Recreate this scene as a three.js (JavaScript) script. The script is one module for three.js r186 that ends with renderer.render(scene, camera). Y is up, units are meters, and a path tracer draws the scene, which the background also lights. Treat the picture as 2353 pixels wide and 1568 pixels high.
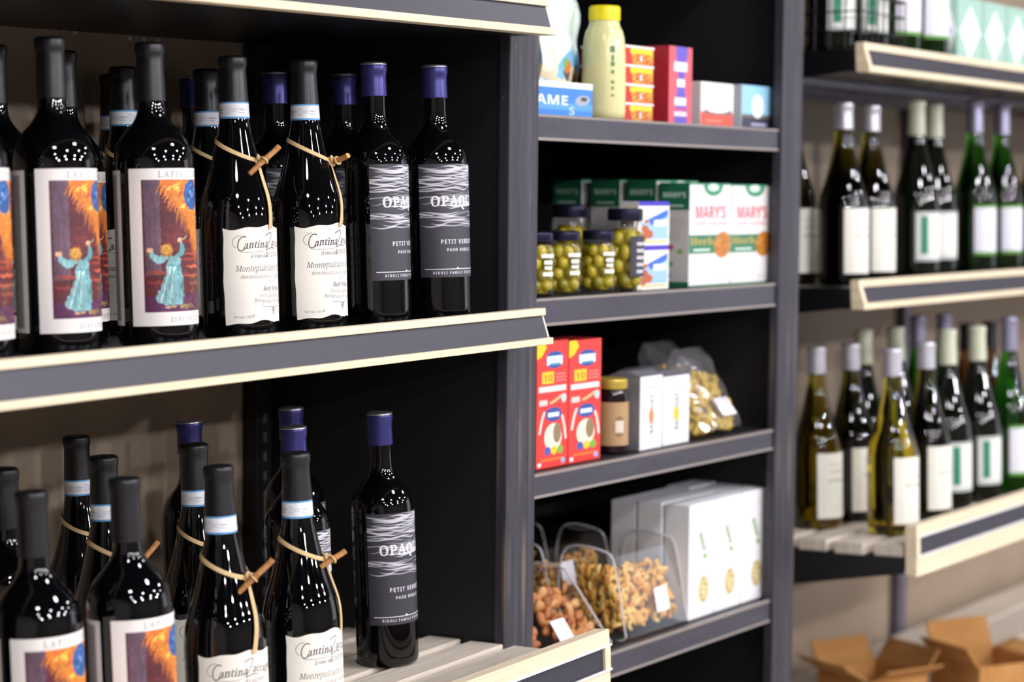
import * as THREE from 'three';
import { RoundedBoxGeometry } from 'three/addons/geometries/RoundedBoxGeometry.js';
import { mergeGeometries } from 'three/addons/utils/BufferGeometryUtils.js';

// ---------------------------------------------------------------- camera
// x runs along the shelving away from the camera, y is up, z points out of the shelving into the aisle.
const EYE = 1.5, FOC = 5000, W = 2353, H = 1568, CX = W / 2, CY = H / 2;
const V = (x, y, z) => new THREE.Vector3(x, y, z);
const axD = V((4480 - CX) / FOC, -(470 - CY) / FOC, -1).normalize();
const axU = V(0.010, 1, (axD.x * 0.010 + axD.y) / -axD.z).normalize();
const axN = axD.clone().cross(axU);
const scene = new THREE.Scene();
scene.background = new THREE.Color().setRGB(3.0, 3.2, 3.7);   // overcast sky, seen only through the end window
const camera = new THREE.PerspectiveCamera((2 * Math.atan(CY / FOC) * 180) / Math.PI, W / H, 0.05, 60);
camera.position.set(0, EYE, 0);
camera.quaternion.setFromRotationMatrix(new THREE.Matrix4().makeBasis(V(axD.x, axU.x, axN.x), V(axD.y, axU.y, axN.y), V(axD.z, axU.z, axN.z)));
camera.focus = 2.4;
camera.userData.fStop = 3.9;
const renderer = new THREE.WebGLRenderer();
renderer.toneMapping = THREE.LinearToneMapping;
renderer.toneMappingExposure = 0.585;
renderer.shadowMap.enabled = true;

// photo pixel -> point on a plane; heights are given from the eye level
function ray(px, py) {
  const c = V((px - CX) / FOC, -(py - CY) / FOC, -1);
  return V(axD.dot(c), axU.dot(c), axN.dot(c));
}
const atZ = (px, py, z) => { const r = ray(px, py); return r.multiplyScalar(z / r.z); };
const atX = (px, py, x) => { const r = ray(px, py); return r.multiplyScalar(x / r.x); };
const atY = (px, py, y) => { const r = ray(px, py); return r.multiplyScalar(y / r.y); };

// ---------------------------------------------------------------- ceiling lamps (track spots over the aisles)
const LAMP_COLOR = new THREE.Color(0.985, 0.955, 1.0);
const LAMP_SPOTS = [];                                     // x, z, candela
for (const [z, power, xs] of [
  [-0.1, 3.6, [0.2, 2.4, 4.8]],
  [1.2, 8, [-0.9, 1.3, 3.4, 5.6]],
  [2.8, 19, [-1.8, 0.5, 2.8, 5.2]],
  [4.6, 38, [-2.2, 0.4, 3.0, 5.6]],
]) for (const x of xs) LAMP_SPOTS.push([x, z, power * (x > 3.5 ? 1.5 : 1)]);

// ---------------------------------------------------------------- helpers
let seed = 20240611;
const rnd = () => { seed = (seed * 1664525 + 1013904223) >>> 0; return seed / 4294967296; };
const rr = (a, b) => a + (b - a) * rnd();
const names = {};
const numbered = (n) => { const k = names[n] = (names[n] ?? -1) + 1; return k ? `${n}_${String(k).padStart(3, '0')}` : n; };
function shade(o) { o.traverse((m) => { if (m.isMesh) { m.castShadow = true; m.receiveShadow = true; } }); return o; }
function part(name, geo, mat, parent, label) {
  const m = new THREE.Mesh(geo, mat); m.name = name; m.castShadow = m.receiveShadow = true;
  if (label) m.userData.label = label;
  parent.add(m); return m;
}
function thing(name, label, category, pos, group) {
  const g = new THREE.Group(); g.name = numbered(name); g.userData = { label, category };
  if (group) g.userData.group = group;
  if (pos) g.position.copy(pos);
  scene.add(g); return g;
}
function struct(name, geo, mat, label, category = 'structure') {
  const m = new THREE.Mesh(geo, mat); m.name = name; m.castShadow = m.receiveShadow = true;
  m.userData = { kind: 'structure', label, category }; scene.add(m); return m;
}
function copyOf(proto, name, label, group) {
  const c = proto.clone(); c.name = numbered(name); c.userData = { label, category: proto.userData.category };
  if (group) c.userData.group = group;
  scene.add(c); return c;
}
// box with metre uv along the grain axis (0 x, 1 y, 2 z)
function boxUV(g, grain = 0, off = [0, 0]) {
  const p = g.attributes.position, n = g.attributes.normal, uv = g.attributes.uv;
  for (let i = 0; i < p.count; i++) {
    const c = [p.getX(i), p.getY(i), p.getZ(i)], a = [Math.abs(n.getX(i)), Math.abs(n.getY(i)), Math.abs(n.getZ(i))];
    const ax = a.indexOf(Math.max(...a)), rest = [0, 1, 2].filter((k) => k !== ax);
    const u = rest.includes(grain) ? grain : rest[0], v = rest.find((k) => k !== u);
    uv.setXY(i, c[u] + off[0], c[v] + off[1]);
  }
  return g;
}
function box(x0, x1, y0, y1, z0, z1, { r = 0.0015, grain = 0 } = {}) {
  const w = x1 - x0, h = y1 - y0, d = z1 - z0, rad = Math.min(r, w / 2.1, h / 2.1, d / 2.1);
  const g = rad > 0 ? new RoundedBoxGeometry(w, h, d, 1, rad) : new THREE.BoxGeometry(w, h, d);
  boxUV(g, grain, [rr(0, 3), rr(0, 3)]);
  return g.translate((x0 + x1) / 2, (y0 + y1) / 2, (z0 + z1) / 2);
}
function faceBox(w, h, d, r = 0.0012) { return new RoundedBoxGeometry(w, h, d, 2, r).translate(0, h / 2, -d / 2); }   // base at the front edge's middle
// extrude a (z,y) outline along x
function prismX(pts, x0, x1, bevel = 0) {
  const s = new THREE.Shape(pts.map(([z, y]) => new THREE.Vector2(-z, y)));
  const g = new THREE.ExtrudeGeometry(s, { depth: x1 - x0 - 2 * bevel, bevelEnabled: bevel > 0, bevelSize: bevel, bevelThickness: bevel, bevelSegments: 1 });
  g.rotateY(Math.PI / 2).translate(x0 + bevel, 0, 0);
  return g;
}
function smooth(pts, n = 40) {
  const c = new THREE.CatmullRomCurve3(pts.map(([r, h]) => V(r, h, 0)), false, 'centripetal');
  return c.getSpacedPoints(n).map((p) => [p.x, p.y]);
}
const lathe = (pts, seg = 64) => new THREE.LatheGeometry(pts.map(([r, h]) => new THREE.Vector2(Math.max(r, 0), h)), seg);
function radiusAt(prof, h) {
  for (let i = 1; i < prof.length; i++) {
    const [r0, h0] = prof[i - 1], [r1, h1] = prof[i];
    if ((h0 <= h && h <= h1) && h1 > h0) return r0 + (r1 - r0) * (h - h0) / (h1 - h0);
  }
  return prof[prof.length - 1][0];
}
// flat strip swept along points; sides are unit directions across its width, outs its outward normals
function strip(pts, sides, outs, w, t) {
  const pos = [], idx = [], n = pts.length;
  pts.forEach((p, i) => {
    const ww = Array.isArray(w) ? w[i] : w;
    for (const [s, o] of [[-1, 0], [1, 0], [1, 1], [-1, 1]]) {
      const q = p.clone().addScaledVector(sides[i], s * ww / 2).addScaledVector(outs[i], o * t); pos.push(q.x, q.y, q.z);
    }
  });
  for (let i = 0; i < n - 1; i++) for (let k = 0; k < 4; k++) {
    const a = i * 4 + k, b = i * 4 + (k + 1) % 4, c = a + 4, d = b + 4;
    idx.push(a, b, c, b, d, c);
  }
  idx.push(0, 2, 1, 0, 3, 2); const e = (n - 1) * 4; idx.push(e, e + 1, e + 2, e, e + 2, e + 3);
  const g = new THREE.BufferGeometry();
  g.setAttribute('position', new THREE.Float32BufferAttribute(pos, 3));
  g.setAttribute('uv', new THREE.Float32BufferAttribute(pts.flatMap((p, i) => [0, i / 6, 1, i / 6, 1, i / 6, 0, i / 6]), 2));
  g.setIndex(idx); g.computeVertexNormals(); return g;
}
const tube = (pts, r, seg = 24, rad = 7, closed = false) => new THREE.TubeGeometry(new THREE.CatmullRomCurve3(pts), seg, r, rad, closed);

// ---------------------------------------------------------------- textures
function canvasTex(w, h, draw, { repeat = false, color = true } = {}) {
  const c = document.createElement('canvas'); c.width = w; c.height = h;
  const x = c.getContext('2d'); draw(x, w, h);
  const t = new THREE.CanvasTexture(c);
  if (color) t.colorSpace = THREE.SRGBColorSpace;
  if (repeat) t.wrapS = t.wrapT = THREE.RepeatWrapping;
  t.anisotropy = 8;
  return t;
}
function hash(i, j, s) { let h = (i * 374761393 + j * 668265263 + s * 974711) | 0; h = Math.imul(h ^ (h >>> 13), 1274126177); return ((h ^ (h >>> 16)) >>> 0) / 4294967296; }
function vnoise(x, y, s, px, py) {                     // tiling value noise
  const i = Math.floor(x), j = Math.floor(y), fx = x - i, fy = y - j, m = (a, n) => ((a % n) + n) % n;
  const u = fx * fx * (3 - 2 * fx), v = fy * fy * (3 - 2 * fy), g = (a, b) => hash(m(a, px), m(b, py), s);
  return (g(i, j) * (1 - u) + g(i + 1, j) * u) * (1 - v) + (g(i, j + 1) * (1 - u) + g(i + 1, j + 1) * u) * v;
}
function pixelTex(w, h, f, opt) {
  return canvasTex(w, h, (x) => {
    const im = x.createImageData(w, h);
    for (let j = 0; j < h; j++) for (let i = 0; i < w; i++) { const c = f(i / w, j / h), o = (j * w + i) * 4; im.data[o] = c[0]; im.data[o + 1] = c[1]; im.data[o + 2] = c[2]; im.data[o + 3] = 255; }
    x.putImageData(im, 0, 0);
  }, { repeat: true, ...opt });
}
const mix = (a, b, t) => a.map((v, k) => v + (b[k] - v) * Math.min(1, Math.max(0, t)));
const woodTex = (lo, hi, s, rings = 14) => pixelTex(512, 256, (u, v) => {   // grain along u
  const w = vnoise(u * 4, v * 8, s, 4, 8) * 0.5;
  const g = vnoise(u * 3, v * rings * 4 + w * 3, s + 1, 3, rings * 4), f = vnoise(u * 24, v * 128, s + 2, 24, 128);
  return mix(lo, hi, 0.15 + 0.6 * g + 0.35 * f);
});
const T = {
  pine: woodTex([213, 196, 163], [239, 224, 194], 11),
  pineBump: woodTex([60, 60, 60], [220, 220, 220], 12),
  grey: woodTex([186, 172, 152], [222, 212, 198], 23, 10),
  stained: pixelTex(512, 256, (v, u) => {               // streaks along the texture's u
    const g = vnoise(u * 40, v * 3, 31, 40, 3), f = vnoise(u * 90, v * 14, 32, 90, 14), b = vnoise(u * 18, v * 5, 33, 18, 5), p = vnoise(u * 60, v * 40, 35, 60, 40);
    let c = mix([31, 30, 36], [74, 72, 83], 0.2 + 0.55 * g + 0.3 * (f - 0.3));
    if (b > 0.72) c = mix(c, [122, 104, 92], (b - 0.72) * 3.2);
    if (p > 0.88) c = mix(c, [138, 116, 98], (p - 0.88) * 5);
    return c;
  }),
  rail: pixelTex(256, 128, (u, v) => mix([54, 52, 62], [70, 68, 79], 0.6 * vnoise(u * 5, v * 20, 36, 5, 20) + 0.4 * vnoise(u * 60, v * 60, 37, 60, 60))),
  tan: pixelTex(512, 512, (u, v) => {
    const g = vnoise(u * 160, v * 160, 41, 160, 160), f = vnoise(u * 6, v * 6, 42, 6, 6), s = vnoise(u * 30, v * 4, 43, 30, 4);
    return mix([146, 128, 108], [170, 151, 131], 0.35 * g + 0.4 * f + 0.25 * s);
  }),
  card: pixelTex(256, 256, (u, v) => mix([176, 122, 62], [200, 148, 88], 0.5 * vnoise(u * 60, v * 10, 51, 60, 10) + 0.5 * vnoise(u * 5, v * 5, 52, 5, 5))),
  floor: pixelTex(512, 512, (u, v) => mix([168, 160, 150], [194, 187, 178], 0.6 * vnoise(u * 8, v * 8, 61, 8, 8) + 0.4 * vnoise(u * 80, v * 80, 62, 80, 80))),
  raffia: woodTex([186, 150, 96], [226, 198, 148], 71, 8),
  bark: woodTex([134, 84, 42], [196, 142, 86], 72, 6),
};
const std = (o) => new THREE.MeshStandardMaterial(o), phys = (o) => new THREE.MeshPhysicalMaterial(o);
const rep = (t, x, y) => { const c = t.clone(); c.repeat.set(x, y); c.needsUpdate = true; return c; };
const M = {
  pine: std({ map: rep(T.pine, 2.2, 8), bumpMap: rep(T.pineBump, 2.2, 8), bumpScale: 0.0002, roughness: 0.55 }),
  slat: std({ map: rep(T.grey, 1.6, 7), roughness: 0.6 }),
  insert: std({ color: 0x33323d, roughness: 0.42 }),
  clear: phys({ color: 0xffffff, roughness: 0.08, transmission: 1, thickness: 0, ior: 1.45 }),
  post: std({ map: rep(T.stained, 1.2, 5), roughness: 0.5 }),
  black: std({ color: 0x111114, roughness: 0.62 }),
  blackMetal: std({ color: 0x0e0e11, roughness: 0.38, metalness: 0.1 }),
  greyMetal: std({ color: 0x6d6c7c, roughness: 0.35, metalness: 0.4 }),
  railDark: std({ map: rep(T.rail, 2, 6), roughness: 0.42 }),
  worn: std({ color: 0x8d8580, roughness: 0.5 }),
  tan: std({ map: rep(T.tan, 1.3, 1.3), roughness: 0.5 }),
  card: std({ map: rep(T.card, 3, 3), roughness: 0.85 }),
  glass: phys({ color: 0x040406, roughness: 0.03, ior: 1.52 }),
  capBlack: std({ color: 0x151518, roughness: 0.36 }),
  capPurple: std({ color: 0x3d3b7c, roughness: 0.3, metalness: 0.45 }),
  silver: std({ color: 0xc9c9d2, roughness: 0.28, metalness: 0.85 }),
  white: std({ color: 0xe4e4e6, roughness: 0.5 }),
  raffia: std({ map: T.raffia, roughness: 0.7 }),
  twig: std({ map: T.bark, roughness: 0.8 }),
  twigEnd: std({ color: 0xc9a05e, roughness: 0.85 }),
  film: phys({ color: 0xf2f2f6, roughness: 0.14, transmission: 0.94, thickness: 0, ior: 1.5 }),
  rimPlastic: phys({ color: 0xf4f2f6, roughness: 0.3, transmission: 0.55, thickness: 0, ior: 1.45 }),
  hole: std({ color: 0xd8d2c8, roughness: 0.5 }),
};

// ---------------------------------------------------------------- room
const E = EYE;                                            // shelf heights below are measured from eye level
const X0 = -4.2, X1 = 8.2, Z0 = -2.1, Z1 = 6.2, TOP = 3.25;
M.floor = std({ map: rep(T.floor, 1, 1), roughness: 0.35 });
M.ceiling = std({ color: 0x17171a, roughness: 0.8 });
M.plaster = std({ color: 0xcfcac4, roughness: 0.8 });
struct('floor', box(X0, X1, -0.1, 0, Z0, Z1, { r: 0 }), M.floor, 'grey speckled shop floor', 'floor');
struct('ceiling', box(X0, X1, TOP, TOP + 0.1, Z0, Z1, { r: 0 }), M.ceiling, 'dark painted shop ceiling', 'ceiling');
struct('wall_back', box(X0, X1, 0, TOP, Z0 - 0.1, Z0, { r: 0 }), M.plaster, 'plain wall behind the shelving', 'wall');
struct('wall_front', box(X0, X1, 0, TOP, Z1, Z1 + 0.1, { r: 0 }), M.plaster, 'plain wall across the shop', 'wall');
struct('wall_left', box(X0 - 0.1, X0, 0, TOP, Z0, Z1, { r: 0 }), M.plaster, 'plain side wall of the shop', 'wall');
{ // end wall with a shop window
  const z0 = 0.9, z1 = 3.3, y0 = 0.5, y1 = 2.7, bx = (a, b, c, d) => box(X1, X1 + 0.1, a, b, c, d, { r: 0 });
  struct('wall_right', mergeGeometries([bx(0, TOP, Z0, z0), bx(0, TOP, z1, Z1), bx(0, y0, z0, z1), bx(y1, TOP, z0, z1)]), M.plaster, 'pale end wall of the shop with a window', 'wall');
  const f = struct('window_1', mergeGeometries([bx(y0, y0 + 0.05, z0, z1), bx(y1 - 0.05, y1, z0, z1), ...[z0, (z0 + z1) / 2 - 0.025, z1 - 0.05].map((z) => bx(y0 + 0.05, y1 - 0.05, z, z + 0.05))]).translate(-0.01, 0, 0), M.blackMetal, 'black framed shop window in the end wall', 'window');
  for (const [a, b] of [[z0 + 0.05, (z0 + z1) / 2 - 0.025], [(z0 + z1) / 2 + 0.025, z1 - 0.05]]) part('pane', box(X1 + 0.045, X1 + 0.05, y0 + 0.05, y1 - 0.05, a, b, { r: 0 }), M.clear, f, 'clear window pane');
}

// lamps
{
  const housing = lathe([[0, 0.13], [0.06, 0.13], [0.092, 0.12], [0.1, 0.1], [0.1, 0], [0.094, 0], [0.092, 0.006]], 32);
  const lens = new THREE.CylinderGeometry(0.091, 0.091, 0.006, 28).translate(0, 0.006, 0);
  const glow = std({ color: 0x222222, emissive: LAMP_COLOR, emissiveIntensity: 110, roughness: 0.4 });
  const stem = new THREE.CylinderGeometry(0.009, 0.009, 0.2, 12).translate(0, 0.22, 0);
  LAMP_SPOTS.forEach(([x, z, power]) => {
    const l = thing('ceiling_spotlight', 'black cylindrical ceiling spotlight over the aisle', 'lamp', V(x, TOP - 0.32, z), 'ceiling spotlights');
    const k = z < 0.5 ? 1.9 : 1.2; l.scale.set(k, 1, k);
    part('housing', housing, M.blackMetal, l); part('lens', lens, glow, l); part('stem', stem, M.blackMetal, l);
    const s = new THREE.SpotLight(LAMP_COLOR, power, 0, 1.25, 0.6, 2);
    s.name = 'spotlight_beam'; s.position.set(0, -0.012, 0); s.target.position.set(0, -1, -0.25 - 0.22 * Math.max(0, z)); s.target.name = 'aim';
    s.castShadow = true; s.shadow.radius = 4 * k;
    l.add(s); l.add(s.target);
  });
}

// ---------------------------------------------------------------- shelving
// a shelf plane that is a little out of level: pivot, rise along x, rise along z
function plane(px, py, pz, slope, tilt) {
  const q = new THREE.Quaternion().setFromEuler(new THREE.Euler(-tilt, 0, slope, 'ZXY'));
  return { p: V(px, E + py, pz), q, y: (x, z) => E + py + slope * (x - px) + tilt * (z - pz) };
}
const PL = {
  aTop: plane(2.205, 0.2185, -1.45, 0.014, 0.0), aMid: plane(2.205, -0.152, -1.45, 0.012, 0.03), aLow: plane(2.205, -0.5565, -1.43, 0.028, 0.03),
  cTop: plane(3.11, 0.2205, -1.45, 0, 0.01), cMid: plane(3.11, -0.147, -1.45, 0, 0.02), cLow: plane(3.11, -0.540, -1.30, 0, 0.03),
};
// shelf with a narrow price rail: two pine strips and a dark insert, sloping outwards at the foot
function railShelf(unit, pl, x0, x1, zBack, zLip, th, endStrip) {
  const deck = part('shelf', box(x0, x1, -0.033, -0.0005, zBack, zLip - 0.014, { r: 0.001 }), M.blackMetal, unit, 'black metal shelf deck');
  deck.position.copy(pl.p).sub(unit.position); deck.quaternion.copy(pl.q);
  part('upper_strip', box(x0, x1, 0.0005, th, zLip - 0.014, zLip, { r: 0.001 }), M.pine, deck, 'pale pine strip');
  part('lower_strip', box(x0, x1, -0.034, -0.034 + th * 0.85, zLip - 0.012, zLip + 0.010, { r: 0.001 }), M.pine, deck, 'pale pine strip');
  part('rail_insert', prismX([[zLip - 0.004, 0.001], [zLip - 0.011, 0.001], [zLip - 0.003, -0.034 + th * 0.8], [zLip + 0.004, -0.034 + th * 0.8]], x0 + 0.002, x1 - 0.004), M.insert, deck, 'dark grey price rail insert');
  if (endStrip) part('end_strip', prismX([[zLip, th - 0.001], [zLip - 0.014, th - 0.001], [zLip - 0.012, -0.0335], [zLip + 0.0095, -0.0335], [zLip + 0.0095, -0.026], [zLip + 0.001, 0.001]], endStrip > 0 ? x0 - 0.001 : x1 - 0.012, endStrip > 0 ? x0 + 0.012 : x1 + 0.001), M.pine, deck, 'pale pine end piece');
  else part('end_cap', prismX([[zLip - 0.0035, 0.0005], [zLip - 0.006, 0.0005], [zLip + 0.002, -0.034 + th * 0.85], [zLip + 0.0045, -0.034 + th * 0.85]], x1 - 0.0035, x1 - 0.001), M.white, deck, 'thin white end cap');
  return deck;
}
// slatted wooden shelf with a tall framed front
function slatShelf(unit, pl, x0, x1, zBack, zLip, endSide) {
  const base = part('shelf', box(x0 + 0.05, x1 - 0.05, -0.045, -0.022, zBack, zLip - 0.03, { r: 0.001 }), M.black, unit, 'black shelf frame under the slats');
  base.position.copy(pl.p).sub(unit.position); base.quaternion.copy(pl.q);
  const zf = zLip - 0.022;
  for (let k = 0; k < 8; k++) {
    const z1 = zf - 0.002 - k * 0.0645, dx = rr(-0.004, 0.004), dy = rr(-0.0012, 0);
    part('slat', box(x0 + (endSide > 0 ? dx : 0), x1 + (endSide < 0 ? dx : 0), -0.019 + dy, dy, z1 - 0.049, z1, { r: 0.0018 }), M.slat, base);
  }
  const za = zLip - 0.019;
  part('front_board', box(x0, x1, -0.046, 0.031, za, zLip - 0.006, { r: 0.001 }), M.pine, base, 'pale pine front board');
  part('upper_strip', box(x0, x1, 0.014, 0.032, zLip - 0.0065, zLip, { r: 0.001 }), M.pine, base, 'pale pine strip');
  part('lower_strip', box(x0, x1, -0.048, -0.0165, zLip - 0.0065, zLip, { r: 0.001 }), M.pine, base, 'pale pine strip');
  part('rail_insert', box(x0 + 0.012, x1 - 0.012, -0.0165, 0.014, zLip - 0.0062, zLip - 0.003, { r: 0 }), M.insert, base, 'dark grey price rail insert');
  part('end_strip', endSide < 0 ? box(x1 - 0.012, x1 + 0.0005, -0.0163, 0.0138, zLip - 0.0065, zLip + 0.0008, { r: 0.0008, grain: 1 }) : box(x0 - 0.0005, x0 + 0.014, -0.0163, 0.0138, zLip - 0.0065, zLip + 0.0008, { r: 0.0008, grain: 1 }), M.pine, base, 'pale pine end piece');
  for (const y of [-0.0165, 0.0132]) part('channel_edge', box(x0, x1 + (endSide < 0 ? 0.002 : 0), y - 0.0012, y + 0.0012, zLip - 0.001, zLip + 0.0018, { r: 0 }), M.white, base, 'white lip of the ticket channel');
  return base;
}
function upright(unit, x0, x1, z0, z1, mat, y0, y1, slots) {
  const u = part('upright', box(x0, x1, y0, y1, z0, z1, { grain: 1 }), mat, unit, 'slotted steel upright');
  const sg = new THREE.BoxGeometry(0.006, 0.012, 0.0012);
  for (const [x, y] of slots) { const s = part('slot', sg, M.greyMetal, u); s.position.set(x, y, z1 + 0.0004); }
}
{ // wine unit
  const u = thing('wine_gondola', 'black wine shelving with pine price rails and a brown back panel', 'shelving', V(1.6, 0, -1.6));
  u.position.set(0, 0, 0);
  const bp = part('back_panel', box(0.985, 2.2, 0.1, E + 0.1845, -1.862, -1.85, { r: 0.001, grain: 1 }), M.tan, u, 'brown hardboard back panel');
  const hg = new THREE.CylinderGeometry(0.0028, 0.0028, 0.002, 12).rotateX(Math.PI / 2);
  for (const [px, py] of [[13, 54], [145, 68], [173, 73], [298, 88], [331, 92], [362, 93], [590, 117]]) { const p = atZ(px, py, -1.849); const h = part('rivet', hg, M.hole, bp, 'small pale rivet'); h.position.set(p.x, E + p.y, -1.8495); }
  part('back_panel', box(0.985, 2.2, E + 0.235, E + 0.6, -1.862, -1.85, { r: 0.001 }), M.black, u, 'dark back panel above');
  const sl = []; for (let k = 0; k < 12; k++) sl.push([2.186, E - 0.30 - k * 0.0255]);
  upright(u, 2.17, 2.2, -1.85, -1.825, M.black, 0.02, E + 0.55, sl);
  upright(u, 0.985, 1.015, -1.85, -1.825, M.black, 0.02, E + 0.55, []);
  part('side_panel', box(0.96, 0.983, 0, E + 0.62, -1.86, -1.47, { grain: 1 }), M.black, u, 'black side panel');
  part('plinth', box(0.985, 2.2, 0, 0.12, -1.85, -1.36), M.black, u, 'black plinth');
  railShelf(u, PL.aTop, -1.215, 0.003, -0.395, 0.045, 0.0105, 0);
  railShelf(u, PL.aMid, -1.215, 0.003, -0.39, 0.045, 0.0095, 0);
  slatShelf(u, PL.aLow, -1.215, 0.003, -0.40, 0.121, -1);
}
{ // dark wooden pantry unit between the two wine units
  const u = thing('pantry_bookcase', 'dark stained wooden bookcase with four grocery shelves in view', 'shelving');
  part('side_panel', box(2.212, 2.236, 0, E + 0.75, -1.86, -1.478, { grain: 1 }), M.black, u, 'black side panel');
  part('side_panel', box(2.972, 2.996, 0, E + 0.75, -1.86, -1.478, { grain: 1 }), M.black, u, 'black side panel');
  part('back_panel', box(2.2365, 2.9715, 0, E + 0.75, -1.862, -1.85, { grain: 1 }), M.black, u, 'black back panel');
  part('post', box(2.2085, 2.274, 0, E + 0.78, -1.4775, -1.46, { grain: 1, r: 0.003 }), M.post, u, 'weathered grey front post');
  part('post', box(2.946, 3.014, 0, E + 0.78, -1.4775, -1.46, { grain: 1, r: 0.003 }), M.post, u, 'weathered grey front post');
  for (const [t, b] of [[0.43, 0.40], [0.094, 0.0625], [-0.136, -0.17], [-0.357, -0.387], [-0.617, -0.65], [-0.95, -0.985]]) {
    const d = part('shelf', box(2.2375, 2.9705, E + b + 0.008, E + t + 0.0003, -1.848, -1.48), M.black, u, 'black shelf board');
    part('front_rail', box(2.2745, 2.9455, E + b, E + t, -1.4797, -1.466, { r: 0.002 }), M.railDark, d, 'grey stained front rail');
    part('worn_edge', box(2.2745, 2.9455, E + b - 0.0006, E + b + 0.0035, -1.47, -1.4655, { r: 0.0008 }), M.worn, d, 'worn pale lower edge of the rail');
    part('worn_edge', box(2.2745, 2.9455, E + t - 0.003, E + t + 0.0006, -1.472, -1.4655, { r: 0.0008 }), M.worn, d, 'worn upper edge of the rail');
  }
}
{ // second wine unit
  const u = thing('white_wine_gondola', 'black wine shelving with pine framed price rails and pale tan back panels', 'shelving');
  part('back_panel', box(3.02, 4.285, 0.1, E + 0.7, -1.862, -1.85, { r: 0.001, grain: 1 }), M.tan, u, 'tan hardboard back panel');
  part('back_panel', box(4.335, 5.55, 0.1, E + 0.7, -1.862, -1.85, { r: 0.001, grain: 1 }), M.tan, u, 'tan hardboard back panel');
  upright(u, 4.29, 4.33, -1.86, -1.83, M.greyMetal, 0.02, E + 0.7, []);
  upright(u, 3.022, 3.05, -1.85, -1.83, M.greyMetal, 0.02, E + 0.7, []);
  for (const [pl, lip] of [[PL.cTop, 0.045], [PL.cMid, 0.045]]) {
    const d = railShelf(u, pl, 0, 1.19, -0.39, lip, 0.012, 1);
    part('bracket', prismX([[lip - 0.016, -0.001], [-0.395, -0.001], [-0.395, -0.06], [-0.05, -0.04], [lip - 0.016, -0.031]], -0.004, -0.0005), M.blackMetal, d, 'black shelf bracket');
    for (let k = 0; k < 3; k++) part('stiffener', box(0.02, 1.17, -0.045, -0.0335, -0.33 + k * 0.11, -0.31 + k * 0.11), M.greyMetal, d, 'grey steel stiffener under the shelf');
    railShelf(u, { p: pl.p.clone().add(V(1.22, 0, 0)), q: pl.q }, 0, 1.19, -0.39, lip, 0.012, 0);
  }
  const b = slatShelf(u, PL.cLow, 0, 1.19, -0.53, 0.0, 1);
  part('bracket', prismX([[-0.022, -0.02], [-0.54, -0.02], [-0.54, -0.11], [-0.2, -0.073], [-0.022, -0.044]], -0.001, 0.004), M.black, b, 'black tapered shelf bracket');
  const dk = part('base_deck', box(3.02, 5.55, 0, E - 0.97, -1.85, -1.12), M.black, u, 'black base under the slatted deck');
  for (let k = 0; k < 6; k++) { const z1 = -1.11 - k * 0.122; part('slat', box(3.02, 5.55, E - 0.952, E - 0.93, z1 - 0.098, z1, { r: 0.002 }), M.slat, dk); }
}

// ---------------------------------------------------------------- label print
const font = (px, fam = 'serif', bold = false) => `${bold ? 'bold ' : ''}${px}px ${fam}`;
function text(x, s, px, py, size, { fam = 'serif', bold = false, align = 'left', skew = 0, sx = 1, color = '#333', space = 0 } = {}) {
  x.save(); x.translate(px, py); x.transform(sx, 0, skew * sx, 1, 0, 0); x.font = font(size, fam, bold); x.fillStyle = color; x.textBaseline = 'alphabetic';
  if (space) {
    let w = 0; for (const c of s) w += x.measureText(c).width + space;
    let p = align === 'center' ? -w / 2 : align === 'right' ? -w : 0;
    for (const c of s) { x.fillText(c, p, 0); p += x.measureText(c).width + space; }
  } else { x.textAlign = align; x.fillText(s, 0, 0); }
  x.restore();
}
const blob = (x, pts, fill) => { x.beginPath(); pts.forEach(([a, b], i) => (i ? x.lineTo(a, b) : x.moveTo(a, b))); x.closePath(); x.fillStyle = fill; x.fill(); };
function curve(x, pts, fill, stroke, lw = 2) {           // smooth closed or open outline
  x.beginPath(); const n = pts.length, m = (i) => [(pts[i][0] + pts[(i + 1) % n][0]) / 2, (pts[i][1] + pts[(i + 1) % n][1]) / 2];
  if (fill) { x.moveTo(...m(n - 1)); for (let i = 0; i < n; i++) x.quadraticCurveTo(pts[i][0], pts[i][1], ...m(i)); x.closePath(); x.fillStyle = fill; x.fill(); }
  else { x.moveTo(...pts[0]); for (let i = 1; i < n - 1; i++) x.quadraticCurveTo(pts[i][0], pts[i][1], ...m(i)); x.lineTo(...pts[n - 1]); x.strokeStyle = stroke; x.lineWidth = lw; x.lineCap = 'round'; x.stroke(); }
}
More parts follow.
